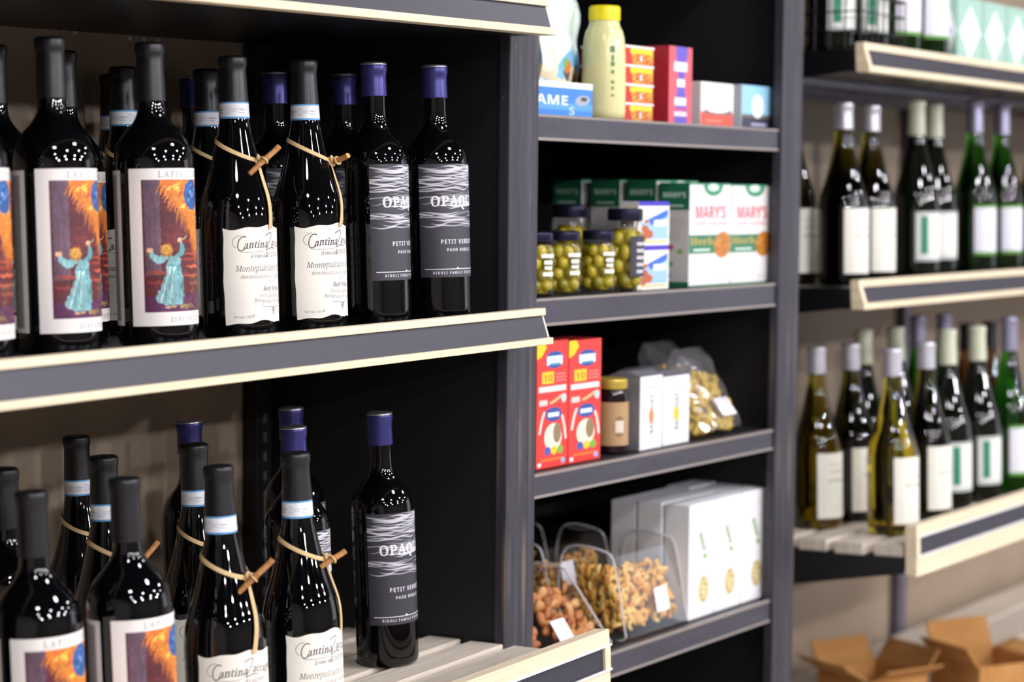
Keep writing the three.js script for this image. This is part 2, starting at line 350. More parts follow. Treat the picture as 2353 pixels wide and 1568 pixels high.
const paintedLabel = canvasTex(768, 1044, (x, w, h) => {
  x.fillStyle = '#efebe6'; x.fillRect(0, 0, w, h);
  text(x, 'LAPIS·LUNA', w * 0.555, 60, 56, { align: 'center', color: '#66626e', space: 9 });
  text(x, 'ZINFANDEL', w * 0.56, 1018, 44, { align: 'center', color: '#8d8988', space: 6 });
  const L = w * 0.125, R = w * 0.875, Tp = 75, B = h - 92, pw = R - L, ph = B - Tp;
  x.save(); x.beginPath(); x.rect(L, Tp, pw, ph); x.clip(); x.translate(L, Tp);
  const P = (u, v) => [u * pw, v * ph];
  x.fillStyle = '#5b1d27'; x.fillRect(0, 0, pw, ph);
  x.fillStyle = '#6b5162'; x.fillRect(pw * 0.02, 0, pw * 0.2, ph * 0.72);                    // grey violet sky at one side
  for (let i = 0; i < 26; i++) { x.fillStyle = `rgba(${110 + hash(i, 1, 5) * 60 | 0},${30 + hash(i, 2, 5) * 30 | 0},${34 + hash(i, 3, 5) * 24 | 0},0.5)`; const a = P(0.2 + hash(i, 4, 5) * 0.5, 0.12 + hash(i, 5, 5) * 0.6); x.fillRect(a[0], a[1], pw * (0.1 + 0.2 * hash(i, 6, 5)), ph * 0.018); }
  // orange flame-like canopy
  const leaf = []; for (let i = 0; i <= 40; i++) { const t = i / 40, s = (i % 2 ? 0.03 : -0.02) * (0.5 + hash(i, 3, 8)); leaf.push(P(0.2 + 0.6 * t - 1.5 * s * (1 - t), 0.05 + 0.07 * hash(i >> 2, 5, 8) + 0.5 * Math.pow(t, 1.2) + 2.2 * s)); }
  blob(x, [P(0.26, 0), P(1, 0), P(1, 0.66), ...leaf.reverse()], '#e5822c');
  for (let i = 0; i < 90; i++) { const t = hash(i, 7, 5), o = hash(i, 8, 5) * 0.2, c = P(0.26 + 0.62 * t + o * 0.5, 0.07 + 0.44 * Math.pow(t, 1.35) - o); x.fillStyle = ['#f7b23b', '#fbc95a', '#e86a22', '#d9541c', '#f49a35'][i % 5]; x.beginPath(); x.ellipse(c[0], c[1], 16 + 12 * hash(i, 9, 5), 8, -0.5, 0, 7); x.fill(); }
  // blue globe
  const g0 = P(0.73, 0.115), gr = pw * 0.175; x.fillStyle = '#2f62a8'; x.beginPath(); x.ellipse(g0[0], g0[1], gr, gr, 0, 0, 7); x.fill();
  for (let i = 0; i < 22; i++) { const a = hash(i, 1, 9) * 6.3, r = gr * 0.85 * hash(i, 2, 9); x.fillStyle = ['#7fa8d6', '#1f3f86', '#a7c4e4', '#3a74bd'][i % 4]; x.beginPath(); x.ellipse(g0[0] + Math.cos(a) * r, g0[1] + Math.sin(a) * r * 0.9, 13, 7, a, 0, 7); x.fill(); }
  // glowing cloud bars and ground
  for (const [v, u, l, c] of [[0.56, 0.55, 0.4, '#b9502f'], [0.605, 0.5, 0.5, '#a23c2c'], [0.66, 0.56, 0.44, '#c8603e'], [0.7, 0.03, 0.35, '#9d4032'], [0.73, 0.5, 0.5, '#b35138'], [0.775, 0.02, 0.5, '#8c3430'], [0.79, 0.6, 0.4, '#a04436']]) { const a = P(u, v); x.fillStyle = c; x.beginPath(); x.ellipse(a[0] + l * pw / 2, a[1], l * pw / 2, ph * 0.012, 0, 0, 7); x.fill(); }
  blob(x, [P(0, 0.88), P(0.3, 0.9), P(0.6, 0.87), P(1, 0.88), P(1, 1), P(0, 1)], '#5d2350');
  for (let i = 0; i < 60; i++) { const a = P(0.62 + 0.38 * hash(i, 1, 13), 0.72 + 0.28 * hash(i, 2, 13)); x.strokeStyle = ['#4e5b34', '#7d7a3a', '#39462e', '#8c7a46'][i % 4]; x.lineWidth = 4; x.beginPath(); x.moveTo(...a); x.lineTo(a[0] + (hash(i, 3, 13) - 0.5) * 40, a[1] - 28); x.stroke(); }
  // robed figure seen from behind
  curve(x, [P(0.3, 0.585), P(0.41, 0.565), P(0.475, 0.6), P(0.47, 0.66), P(0.5, 0.75), P(0.51, 0.86), P(0.5, 0.935), P(0.4, 0.955), P(0.24, 0.945), P(0.13, 0.925), P(0.16, 0.86), P(0.27, 0.73), P(0.28, 0.66)], '#7fb4b8');
  curve(x, [P(0.3, 0.6), P(0.22, 0.645), P(0.1, 0.61), P(0.06, 0.545), P(0.12, 0.535), P(0.16, 0.575), P(0.24, 0.57), P(0.32, 0.57)], '#8cc0c4');
  curve(x, [P(0.4, 0.6), P(0.47, 0.59), P(0.56, 0.55), P(0.53, 0.49), P(0.475, 0.465), P(0.46, 0.5), P(0.48, 0.535), P(0.42, 0.56)], '#5fa0a6');
  for (const [a, b, c, s] of [[[0.33, 0.66], [0.26, 0.8], [0.2, 0.93], '#d4ecea'], [[0.38, 0.66], [0.34, 0.8], [0.31, 0.94], '#c4e4e2'], [[0.43, 0.66], [0.45, 0.8], [0.44, 0.94], '#4f8c95'], [[0.46, 0.66], [0.49, 0.8], [0.49, 0.93], '#35707b'], [[0.36, 0.66], [0.3, 0.78], [0.25, 0.94], '#69a9ae'], [[0.3, 0.645], [0.38, 0.66], [0.47, 0.64], '#4a8790']]) curve(x, [P(...a), P(...b), P(...c)], null, s, 9);
  x.fillStyle = '#e2b68e'; for (const [u, v] of [[0.085, 0.535], [0.475, 0.455]]) { const a = P(u, v); x.beginPath(); x.ellipse(a[0], a[1], 19, 17, 0, 0, 7); x.fill(); }
  curve(x, [P(0.475, 0.465), P(0.54, 0.445), P(0.6, 0.425)], null, '#d6b48a', 7);
  const hd = P(0.29, 0.535); x.fillStyle = '#c98a2e'; x.beginPath(); x.ellipse(hd[0], hd[1], pw * 0.082, ph * 0.05, 0, 0, 7); x.fill();
  for (let k = 0; k < 4; k++) { x.strokeStyle = k % 2 ? '#e8b95a' : '#9c6420'; x.lineWidth = 5; x.beginPath(); x.ellipse(hd[0], hd[1], pw * (0.065 - k * 0.015), ph * (0.04 - k * 0.009), 0.3, 0.4 + k, 5 + k); x.stroke(); }
  x.fillStyle = '#d8a880'; for (const u of [0.28, 0.36]) { const a = P(u, 0.963); x.beginPath(); x.ellipse(a[0], a[1], 24, 10, 0, 0, 7); x.fill(); }
  for (let i = 0; i < 16; i++) { const a = P(0.44 + 0.3 * hash(i, 1, 17), 0.945 + 0.03 * hash(i, 2, 17)); x.fillStyle = ['#8a7548', '#6f5a34', '#a58c5a'][i % 3]; x.beginPath(); x.ellipse(a[0], a[1], 22, 7, 0.3, 0, 7); x.fill(); }
  x.restore();
  // brush texture of the print: wavering edges and streaky pigment
  const im = x.getImageData(0, 0, w, h), src = new Uint8ClampedArray(im.data), l = L | 0, t0 = Tp;
  for (let j = t0; j < B; j++) for (let i = l; i < R - 1; i++) {
    const dx = (vnoise(i / 16, j / 16, 3, 999, 999) - 0.5) * 15 + (vnoise(i / 5, j / 5, 4, 999, 999) - 0.5) * 3, dy = (vnoise(i / 16, j / 16, 5, 999, 999) - 0.5) * 15 + (vnoise(i / 5, j / 5, 6, 999, 999) - 0.5) * 3;
    const si = Math.min(R - 2, Math.max(l, i + dx)) | 0, sj = Math.min(B - 1, Math.max(t0, j + dy)) | 0, o = (j * w + i) * 4, q = (sj * w + si) * 4;
    const k = 0.72 + 0.24 * vnoise(i / 9, j / 30, 7, 999, 999) + 0.24 * vnoise(i / 60, j / 60, 8, 999, 999);
    for (let c = 0; c < 3; c++) im.data[o + c] = src[q + c] * k;
  }
  x.putImageData(im, 0, 0);
});
const backLabel = canvasTex(128, 512, (x, w, h) => { x.fillStyle = '#d9d5d0'; x.fillRect(0, 0, w, h); x.fillStyle = '#8d8789'; x.fillRect(w * 0.06, h * 0.03, w * 0.88, h * 0.94); });
const scriptLabel = canvasTex(1024, 960, (x, w, h) => {
  x.fillStyle = '#efece1'; x.fillRect(0, 0, w, h);
  const ink = '#5c4f55', dk = '#463a41', c = { skew: -0.28, color: ink, align: 'center' };
  curve(x, [[126, 190], [92, 170], [88, 110], [128, 66], [176, 62]], null, ink, 5);
  curve(x, [[226, 92], [196, 70], [150, 110], [140, 180], [164, 226], [214, 206]], null, dk, 10);
  text(x, 'antina', 196, 208, 100, { skew: -0.28, color: dk, sx: 0.86, bold: true });
  curve(x, [[452, 92], [520, 74], [556, 84], [490, 190], [446, 240], [520, 216], [600, 230]], null, dk, 9);
  text(x, 'accagnini', 530, 208, 100, { skew: -0.28, color: dk, sx: 0.8, bold: true });
  curve(x, [[164, 228], [300, 256], [430, 240]], null, ink, 4);
  text(x, 'il vino dal', 272, 306, 50, { skew: -0.28, color: ink, sx: 0.8, bold: true });
  text(x, 'Tralcetto', 440, 306, 76, { skew: -0.2, color: dk, sx: 0.85 });
  text(x, 'Montepulciano d’Abruzzo', 530, 440, 84, { ...c, sx: 0.8, color: dk });
  text(x, 'denominazione di origine controllata', 540, 514, 52, { ...c, sx: 0.8 });
  text(x, '2021', 525, 564, 34, { ...c, skew: 0 });
  text(x, 'Red Wine', 535, 644, 66, { ...c, color: dk, bold: true, sx: 0.85 });
  text(x, 'Ciccio Zaccagnini s.r.l.', 550, 706, 46, { ...c, sx: 0.78 });
  text(x, 'Bolognano Pe · Italia', 510, 766, 52, { ...c, sx: 0.85 });
  curve(x, [[390, 806], [440, 820], [490, 796], [560, 816], [640, 802]], null, ink, 5);
  for (let r = 0; r < 4; r++) for (let k = 0; k < 4 - r; k++) { x.strokeStyle = ink; x.lineWidth = 4; x.beginPath(); x.ellipse(545 + (k - (3 - r) / 2) * 17, 824 + r * 18, 8, 9, 0, 0, 7); x.stroke(); }
  text(x, 'Net Cont. 750 ML', 84, 906, 32, { color: dk, sx: 0.85 });
});
const waveLabel = canvasTex(900, 1300, (x, w, h) => {
  x.fillStyle = '#3b3a42'; x.fillRect(0, 0, w, h);
  const waves = (v0, v1, n, s) => { for (let i = 0; i < n; i++) { const v = v0 + (v1 - v0) * (i + hash(i, 2, s)) / n, x0 = hash(i, 3, s) * w * 1.2 - w * 0.2, l = w * (0.25 + 0.5 * hash(i, 4, s)), k = 0.4 + 0.6 * hash(i, 5, s); const p = []; for (let j = 0; j <= 8; j++) p.push([x0 + l * j / 8, v * h + Math.sin(j * 0.9 + i * 1.7) * 10 - j * 3 * (hash(i, 6, s) - 0.3)]); const q = p.map(([a, b], j) => [a, b + (4 + 16 * k) * Math.sin(Math.PI * j / 8)]).reverse(); curve(x, [...p, ...q], `rgba(${190 + 40 * k | 0},${190 + 40 * k | 0},${198 + 40 * k | 0},${0.35 + 0.5 * k})`); } };
  waves(0.005, 0.07, 26, 3); waves(0.07, 0.2, 40, 4); waves(0.21, 0.38, 34, 6); waves(0.42, 0.55, 36, 7);
  x.fillStyle = 'rgba(59,58,66,0.45)'; x.fillRect(0, h * 0.24, w, h * 0.05);
  text(x, 'OPAQUE', w * 0.53, h * 0.372, 168, { align: 'center', color: '#f4f4f6', space: 4, bold: true, sx: 0.9 });
  text(x, 'PETIT VERDOT', w * 0.55, h * 0.705, 72, { align: 'center', color: '#dcdce2', space: 9, sx: 0.85, fam: 'sans-serif', bold: true });
  text(x, 'PASO ROBLES', w * 0.56, h * 0.772, 50, { align: 'center', color: '#dcdce2', space: 9, fam: 'sans-serif', bold: true, sx: 0.9 });
  x.fillStyle = '#e6e6ec'; x.fillRect(w * 0.06, h * 0.925, w * 0.88, 9);
  x.beginPath(); x.ellipse(w * 0.5, h * 0.922, 16, 12, 0, 0, 7); x.fill();
  text(x, 'RIBOLI FAMILY ESTATES', w * 0.5, h * 0.972, 42, { align: 'center', color: '#dcdce2', space: 9, fam: 'sans-serif', bold: true, sx: 0.9 });
});
const bandTex = canvasTex(1024, 128, (x, w, h) => {
  x.fillStyle = '#eceef2'; x.fillRect(0, 0, w, h); x.fillStyle = '#5f9fd6'; x.fillRect(0, 0, w, 14); x.fillRect(0, h - 14, w, 14);
  for (let k = 0; k < 4; k++) {
    const o = k * 256; x.strokeStyle = '#b9bdd4'; x.lineWidth = 4; for (const a of [18, 44]) { x.beginPath(); x.ellipse(o + a + 10, 64, 18, 28, 0, 0, 7); x.stroke(); }
    text(x, 'DOC', o + 66, 80, 42, { fam: 'sans-serif', color: '#aeb3cf' }); text(x, 'ADWM034', o + 156, 68, 22, { fam: 'monospace', color: '#6d6f7c' }); x.fillStyle = '#b4b6c4'; x.fillRect(o + 156, 80, 80, 6);
  }
});

// ---------------------------------------------------------------- bottles
const paper = (map, rough = 0.55) => std({ map, roughness: rough });
M.painted = paper(paintedLabel); M.backLabel = paper(backLabel); M.script = paper(scriptLabel, 0.7); M.waves = paper(waveLabel, 0.45); M.band = paper(bandTex, 0.5);
const wrap = (r, h0, h1, half, seg = 40) => new THREE.CylinderGeometry(r, r, h1 - h0, seg, 1, true, -half, 2 * half).translate(0, (h0 + h1) / 2, 0);
function deckle(r, h0, h1, half, amp = 0.0016) {           // label with an uneven, torn edge
  const nx = 48, ny = 16, pos = [], uv = [], nor = [], idx = [];
  for (let j = 0; j <= ny; j++) for (let i = 0; i <= nx; i++) {
    const u = i / nx, v = j / ny, e = (a) => Math.sin(a * 9 + 1) + 0.6 * Math.sin(a * 23 + 2);
    const th = (-half + 2 * half * u) + (1 - 2 * u) * 0.012 * e(v * 0.9), y = h0 + (h1 - h0) * v + (v - 0.5) * 2 * amp * e(u + v * 0.3);
    pos.push(Math.sin(th) * r, y, Math.cos(th) * r); nor.push(Math.sin(th), 0, Math.cos(th)); uv.push(u, v);
    if (i < nx && j < ny) { const a = j * (nx + 1) + i, b = a + nx + 1; idx.push(a, a + 1, b, a + 1, b + 1, b); }
  }
  const g = new THREE.BufferGeometry(); g.setAttribute('position', new THREE.Float32BufferAttribute(pos, 3)); g.setAttribute('normal', new THREE.Float32BufferAttribute(nor, 3)); g.setAttribute('uv', new THREE.Float32BufferAttribute(uv, 2)); g.setIndex(idx); return g;
}
const heel = (R) => [[0, 0.004], [R * 0.55, 0.003], [R * 0.8, 0.0006], [R - 0.006, 0], [R - 0.0028, 0.0012], [R - 0.0009, 0.0038], [R, 0.0085]];
const PROF = {
  tall: [...heel(0.0402), ...smooth([[0.0402, 0.012], [0.0402, 0.1], [0.0402, 0.174], [0.0394, 0.19], [0.0366, 0.2013], [0.0295, 0.2128], [0.0202, 0.2235], [0.015, 0.233], [0.0135, 0.243], [0.0134, 0.262]], 70)],
  sloped: [...heel(0.041), ...smooth([[0.041, 0.012], [0.041, 0.09], [0.0408, 0.1243], [0.0377, 0.1453], [0.0309, 0.1663], [0.0252, 0.1868], [0.0204, 0.2078], [0.0176, 0.2206], [0.0158, 0.2317], [0.0146, 0.252]], 70)],
  claret: [...heel(0.0372), ...smooth([[0.0372, 0.012], [0.0372, 0.1], [0.0372, 0.178], [0.0366, 0.19], [0.0344, 0.1995], [0.0281, 0.2105], [0.0185, 0.222], [0.0146, 0.231], [0.0134, 0.243], [0.0133, 0.27]], 70)],
};
const capsule = (r0, r1, h0, h1, lip) => lathe([[r0, h0], [r0 + 0.0003, h0 + 0.0005], [r1, h1 - 0.018], [r1, h1 - lip - 0.0045], [r1 + 0.0006, h1 - lip - 0.0025], [r1 + 0.0011, h1 - lip], [r1 + 0.0012, h1 - 0.0035], [r1 + 0.0006, h1 - 0.0012], [r1 - 0.0012, h1], [0, h1 - 0.0003]], 40);
const BURY = {}; for (const k in PROF) BURY[k] = lathe(PROF[k], 72);
function paintedBottle() {
  const g = thing('wine_bottle', '', 'bottle');
  part('glass', BURY.tall, M.glass, g, 'dark glass');
  part('capsule', capsule(0.0144, 0.0139, 0.246, 0.305, 0.0095), M.capBlack, g, 'matte black capsule');
  part('front_label', wrap(0.04048, 0.0215, 0.178, 1.34), M.painted, g, 'painted paper label with a white border');
  const b = part('back_label', wrap(0.04044, 0.022, 0.177, 1.5), M.backLabel, g, 'plain grey back label'); b.rotation.y = Math.PI;
  return g;
}
function rafBottle(variant) {
  const g = thing('wine_bottle', '', 'bottle'), prof = PROF.sloped;
  part('glass', BURY.sloped, M.glass, g, 'dark glass');
  part('capsule', capsule(0.01545, 0.0142, 0.249, 0.298, 0.0085), M.capBlack, g, 'matte black capsule');
  part('neck_band', new THREE.CylinderGeometry(0.01555, 0.0163, 0.0178, 40, 1, true, -Math.PI, Math.PI * 2).translate(0, 0.2405, 0), M.band, g, 'white paper band with blue edges');
  part('front_label', deckle(0.0413, 0.0165, 0.1165, 1.32), M.script, g, 'cream paper label with script lettering');
  const b = part('back_label', wrap(0.0412, 0.018, 0.112, 0.6), M.white, g, 'white back label'); b.rotation.y = Math.PI;
  // raffia: a loop round the shoulder that drops to a knot in front, and a tail that runs to the label
  const n = 56, pts = [], sides = [], outs = [], kn = variant.knot, hk = 0.187, ht = 0.2115;
  for (let i = 0; i <= n; i++) {
    const th = (i / n) * Math.PI * 2, c = Math.cos(th), h = hk + (ht - hk) * Math.pow((1 - c) / 2, 0.8), r = radiusAt(prof, h) + 0.0006, a = th + kn;
    pts.push(V(Math.sin(a) * r, h, Math.cos(a) * r)); outs.push(V(Math.sin(a), 0.35, Math.cos(a)).normalize()); sides.push(V(-0.35 * Math.sin(a), 1, -0.35 * Math.cos(a)).normalize());
  }
  const tie = part('raffia_tie', strip(pts, sides, outs, 0.0048, 0.0009), M.raffia, g, 'straw coloured raffia tie');
  const tp = [], ts = [], to = []; for (let i = 0; i <= 16; i++) { const t = i / 16, h = hk - 0.001 + (0.1155 - hk) * t, r = radiusAt(prof, h) + 0.0009 + 0.0012 * Math.sin(Math.PI * t), a = kn + variant.drift * t; tp.push(V(Math.sin(a) * r, h, Math.cos(a) * r)); to.push(V(Math.sin(a), 0, Math.cos(a))); ts.push(V(Math.cos(a), 0, -Math.sin(a))); }
  part('tail', strip(tp, ts, to, 0.0055, 0.0009), M.raffia, tie);
  const rk = radiusAt(prof, hk) + 0.004, K = V(Math.sin(kn) * rk, hk, Math.cos(kn) * rk);
  const kg = new THREE.TorusKnotGeometry(0.0034, 0.0017, 40, 6, 2, 3); part('knot', kg, M.raffia, tie).position.copy(K);
  const dir = variant.twig.clone().normalize(), len = variant.len, tw = new THREE.CylinderGeometry(0.0032, 0.0028, len, 9, 6, false);
  const p = tw.attributes.position; for (let i = 0; i < p.count; i++) { const y = p.getY(i) / len, k = 1 + 0.16 * Math.exp(-Math.pow((y - 0.02) * 9, 2) * 2) + 0.05 * Math.sin(y * 21 + p.getX(i) * 900); p.setX(i, p.getX(i) * k + 0.0012 * Math.sin(y * 3)); p.setZ(i, p.getZ(i) * k); }
  tw.computeVertexNormals();
  const t = part('twig', tw, [M.twig, M.twigEnd, M.twigEnd], tie, 'short brown vine twig'); t.position.copy(K).add(V(Math.sin(kn) * 0.006 - 0.003, 0, Math.cos(kn) * 0.006 + 0.002)); t.quaternion.setFromUnitVectors(V(0, 1, 0), dir);
  const band2 = new THREE.TorusGeometry(0.0042, 0.0012, 6, 14); const k2 = part('binding', band2, M.raffia, tie); k2.position.copy(t.position); k2.quaternion.setFromUnitVectors(V(0, 0, 1), dir);
  return g;
}
function waveBottle() {
  const g = thing('wine_bottle', '', 'bottle');
  part('glass', BURY.claret, M.glass, g, 'dark glass');
  const c = part('capsule', capsule(0.0148, 0.0145, 0.2615, 0.299, 0.0085), M.capPurple, g, 'metallic purple capsule');
  part('capsule_rim', lathe([[0.0154, 0.2972], [0.0156, 0.2984], [0.0146, 0.2998], [0.013, 0.3002], [0, 0.3002]], 40), M.silver, c, 'silver rim');
  part('front_label', wrap(0.03745, 0.0515, 0.1835, 1.24), M.waves, g, 'dark grey label with white wave print');
  return g;
}
// the loop's knot sits at an angle from the label's middle (0 = label middle)
const protoA = paintedBottle();
const protoB = [rafBottle({ knot: 0.11, drift: -0.1, twig: V(0.655, 0.66, 0.36), len: 0.046 }), rafBottle({ knot: 0.45, drift: -0.42, twig: V(-0.09, 0.34, 0.95), len: 0.03 }), rafBottle({ knot: 0.5, drift: -0.4, twig: V(0.66, 0.68, 0.32), len: 0.053 }), rafBottle({ knot: 0.5, drift: -0.17, twig: V(0.77, 0.5, 0.45), len: 0.032 })];
const protoC = waveBottle();
const used = new Set();
function place(proto, pl, x, z, turn, label, group) {
  let o = proto;
  if (used.has(proto)) o = copyOf(proto, 'wine_bottle', label, group);
  else { used.add(proto); proto.userData.label = label; if (group) proto.userData.group = group; }
  o.position.set(x, pl.y(x, z), z);
  o.quaternion.copy(pl.q).multiply(new THREE.Quaternion().setFromAxisAngle(V(0, 1, 0), turn * Math.PI / 180));
  return o;
}
const gM = 'wine bottles on the middle shelf', gL = 'wine bottles on the slatted shelf';
{ // middle shelf
  const S = PL.aMid, onRay = (px, py, z) => atZ(px, py, z);
  const pa = (x, z, t, l) => place(protoA, S, x, z, t, l, gM), pb = (k, x, z, t, l) => place(protoB[k], S, x, z, t, l, gM), pc = (x, z, t, l) => place(protoC, S, x, z, t, l, gM);
  pa(1.516, -1.522, 5, 'wine bottle with robed-figure label on metal shelf, front row, second from the raffia-tied ones');
  pa(1.640, -1.508, -8, 'wine bottle with robed-figure label on metal shelf, front row, next to the raffia-tied ones');
  pa(1.395, -1.515, -10, 'wine bottle with robed-figure label on metal shelf, front row, third from the raffia-tied ones');
  pa(1.655, -1.645, 8, 'wine bottle with robed-figure label on metal shelf, directly behind another of its kind');
  pa(1.545, -1.632, 2, 'wine bottle with robed-figure label, back row of metal shelf, far from raffia-tied ones');
  pb(1, 1.81, -1.707, -30, 'raffia-tied wine bottle on metal shelf, half hidden behind a robed-figure bottle');
  pb(3, 1.893, -1.802, -10, 'raffia-tied wine bottle deepest on metal shelf, mostly hidden behind a robed-figure bottle');
  pb(0, 1.777, -1.517, 4, 'raffia-tied wine bottle with a long crossed twig on the metal shelf, front row');
  pb(1, 1.884, -1.507, 3, 'raffia-tied wine bottle with a small twig knot, metal shelf, beside purple-capped bottles');
  pb(2, 1.916, -1.676, -12, 'raffia-tied wine bottle on metal shelf, directly behind the one with the long crossed twig');
  pc(2.03, -1.80, 0, 'purple-capped wine bottle deepest on the metal shelf, against the brown back panel');
  pc(2.043, -1.68, 0, 'purple-capped wine bottle on metal shelf, behind the raffia-tied bottle with small twig knot');
  pc(2.139, -1.65, 0, 'purple-capped wine bottle on metal shelf, half hidden behind another purple-capped one');
  pc(2.008, -1.505, 6, 'purple-capped wine bottle with wave label on metal shelf, beside a raffia-tied bottle');
  pc(2.103, -1.487, -18, 'purple-capped wine bottle with wave label on metal shelf, next to the black side panel');
}
{ // slatted shelf
  const S = PL.aLow, cap = (px, py, h, z) => { const p = atY(px, py, -0.5565 + h - 0.006); return p; };
  const pos = (px, py, h) => { let p = atY(px, py, -0.5565 + h); for (let i = 0; i < 3; i++) p = atY(px, py, S.y(p.x, p.z) - E + h); return [p.x, p.z - 0.03 * h * -1]; };
  const pa = (px, py, t, l) => place(protoA, S, ...pos(px, py, 0.305), t, l, gL), pb = (k, px, py, t, l) => place(protoB[k], S, ...pos(px, py, 0.298), t, l, gL), pc = (px, py, t, l) => place(protoC, S, ...pos(px, py, 0.3), t, l, gL);
  pa(22, 1074, 0, 'wine bottle with robed-figure label on slatted shelf, second row behind its likes');
  pa(87, 1126, -4, 'wine bottle with robed-figure label on slatted shelf, front row, away from raffia-tied ones');
  pa(300, 1096, 4, 'wine bottle with robed-figure label on slatted shelf, front row, beside raffia-tied ones');
  pb(1, 187, 1000, -25, 'raffia-tied wine bottle on slatted shelf, back row, against the brown back panel');
  pb(2, 250, 1046, 10, 'raffia-tied wine bottle on slatted shelf, just behind a robed-figure bottle');
  pc(445, 965, 0, 'purple-capped wine bottle on slatted shelf, against the brown back panel');
  pb(3, 457, 1018, -20, 'raffia-tied wine bottle on slatted shelf, second row behind the one with a long twig');
  pb(2, 514, 1068, -14, 'raffia-tied wine bottle with a long twig on the slatted shelf, front row');
  pc(678, 935, 5, 'purple-capped wine bottle on slatted shelf, back row, rearmost of two in line');
  pc(684, 978, 0, 'purple-capped wine bottle on slatted shelf, directly behind a raffia-tied bottle');
  pb(3, 690, 1038, 1, 'raffia-tied wine bottle with a short dark twig on the slatted shelf, front row');
  pc(881, 946, -13, 'lone purple-capped wine bottle standing clear of the others on the slatted shelf');
}

// ---------------------------------------------------------------- groceries on the dark bookcase
const SH = { s1: 0.0946, s2: -0.1354, s3: -0.3564, s4: -0.6164 };
// carton whose front face spans px0..px1 at front plane z; print: front, side colours or textures
function carton(name, label, px0, px1, pyTop, z, sh, depth, front, side, { top = side, group, turn = 0, r = 0.0014, pyBase, h } = {}) {
  const pm = pyBase ?? pyTop + 60, a = atZ(px0, pm, z), b = atZ(px1, pm, z), w = b.x - a.x;
  const hh = h ?? atZ((px0 + px1) / 2, pyTop, z).y - sh;
  const g = new THREE.Mesh(faceBox(w, hh, depth, r), [side, side, top, side, front, side]);
  g.name = numbered(name); g.castShadow = g.receiveShadow = true; g.userData = { label, category: 'box' }; if (group) g.userData.group = group;
  g.position.set((a.x + b.x) / 2, E + sh, z); g.rotation.y = turn; scene.add(g); return g;
}
const lines = (x, x0, y0, w, n, dy, hgt, c) => { x.fillStyle = c; for (let i = 0; i < n; i++) x.fillRect(x0, y0 + i * dy, w * (0.7 + 0.3 * hash(i, 3, 77)), hgt); };
const print = (w, h, d, rough = 0.45) => std({ map: canvasTex(w, h, d), roughness: rough });
const flat = (c, rough = 0.5) => std({ color: c, roughness: rough });
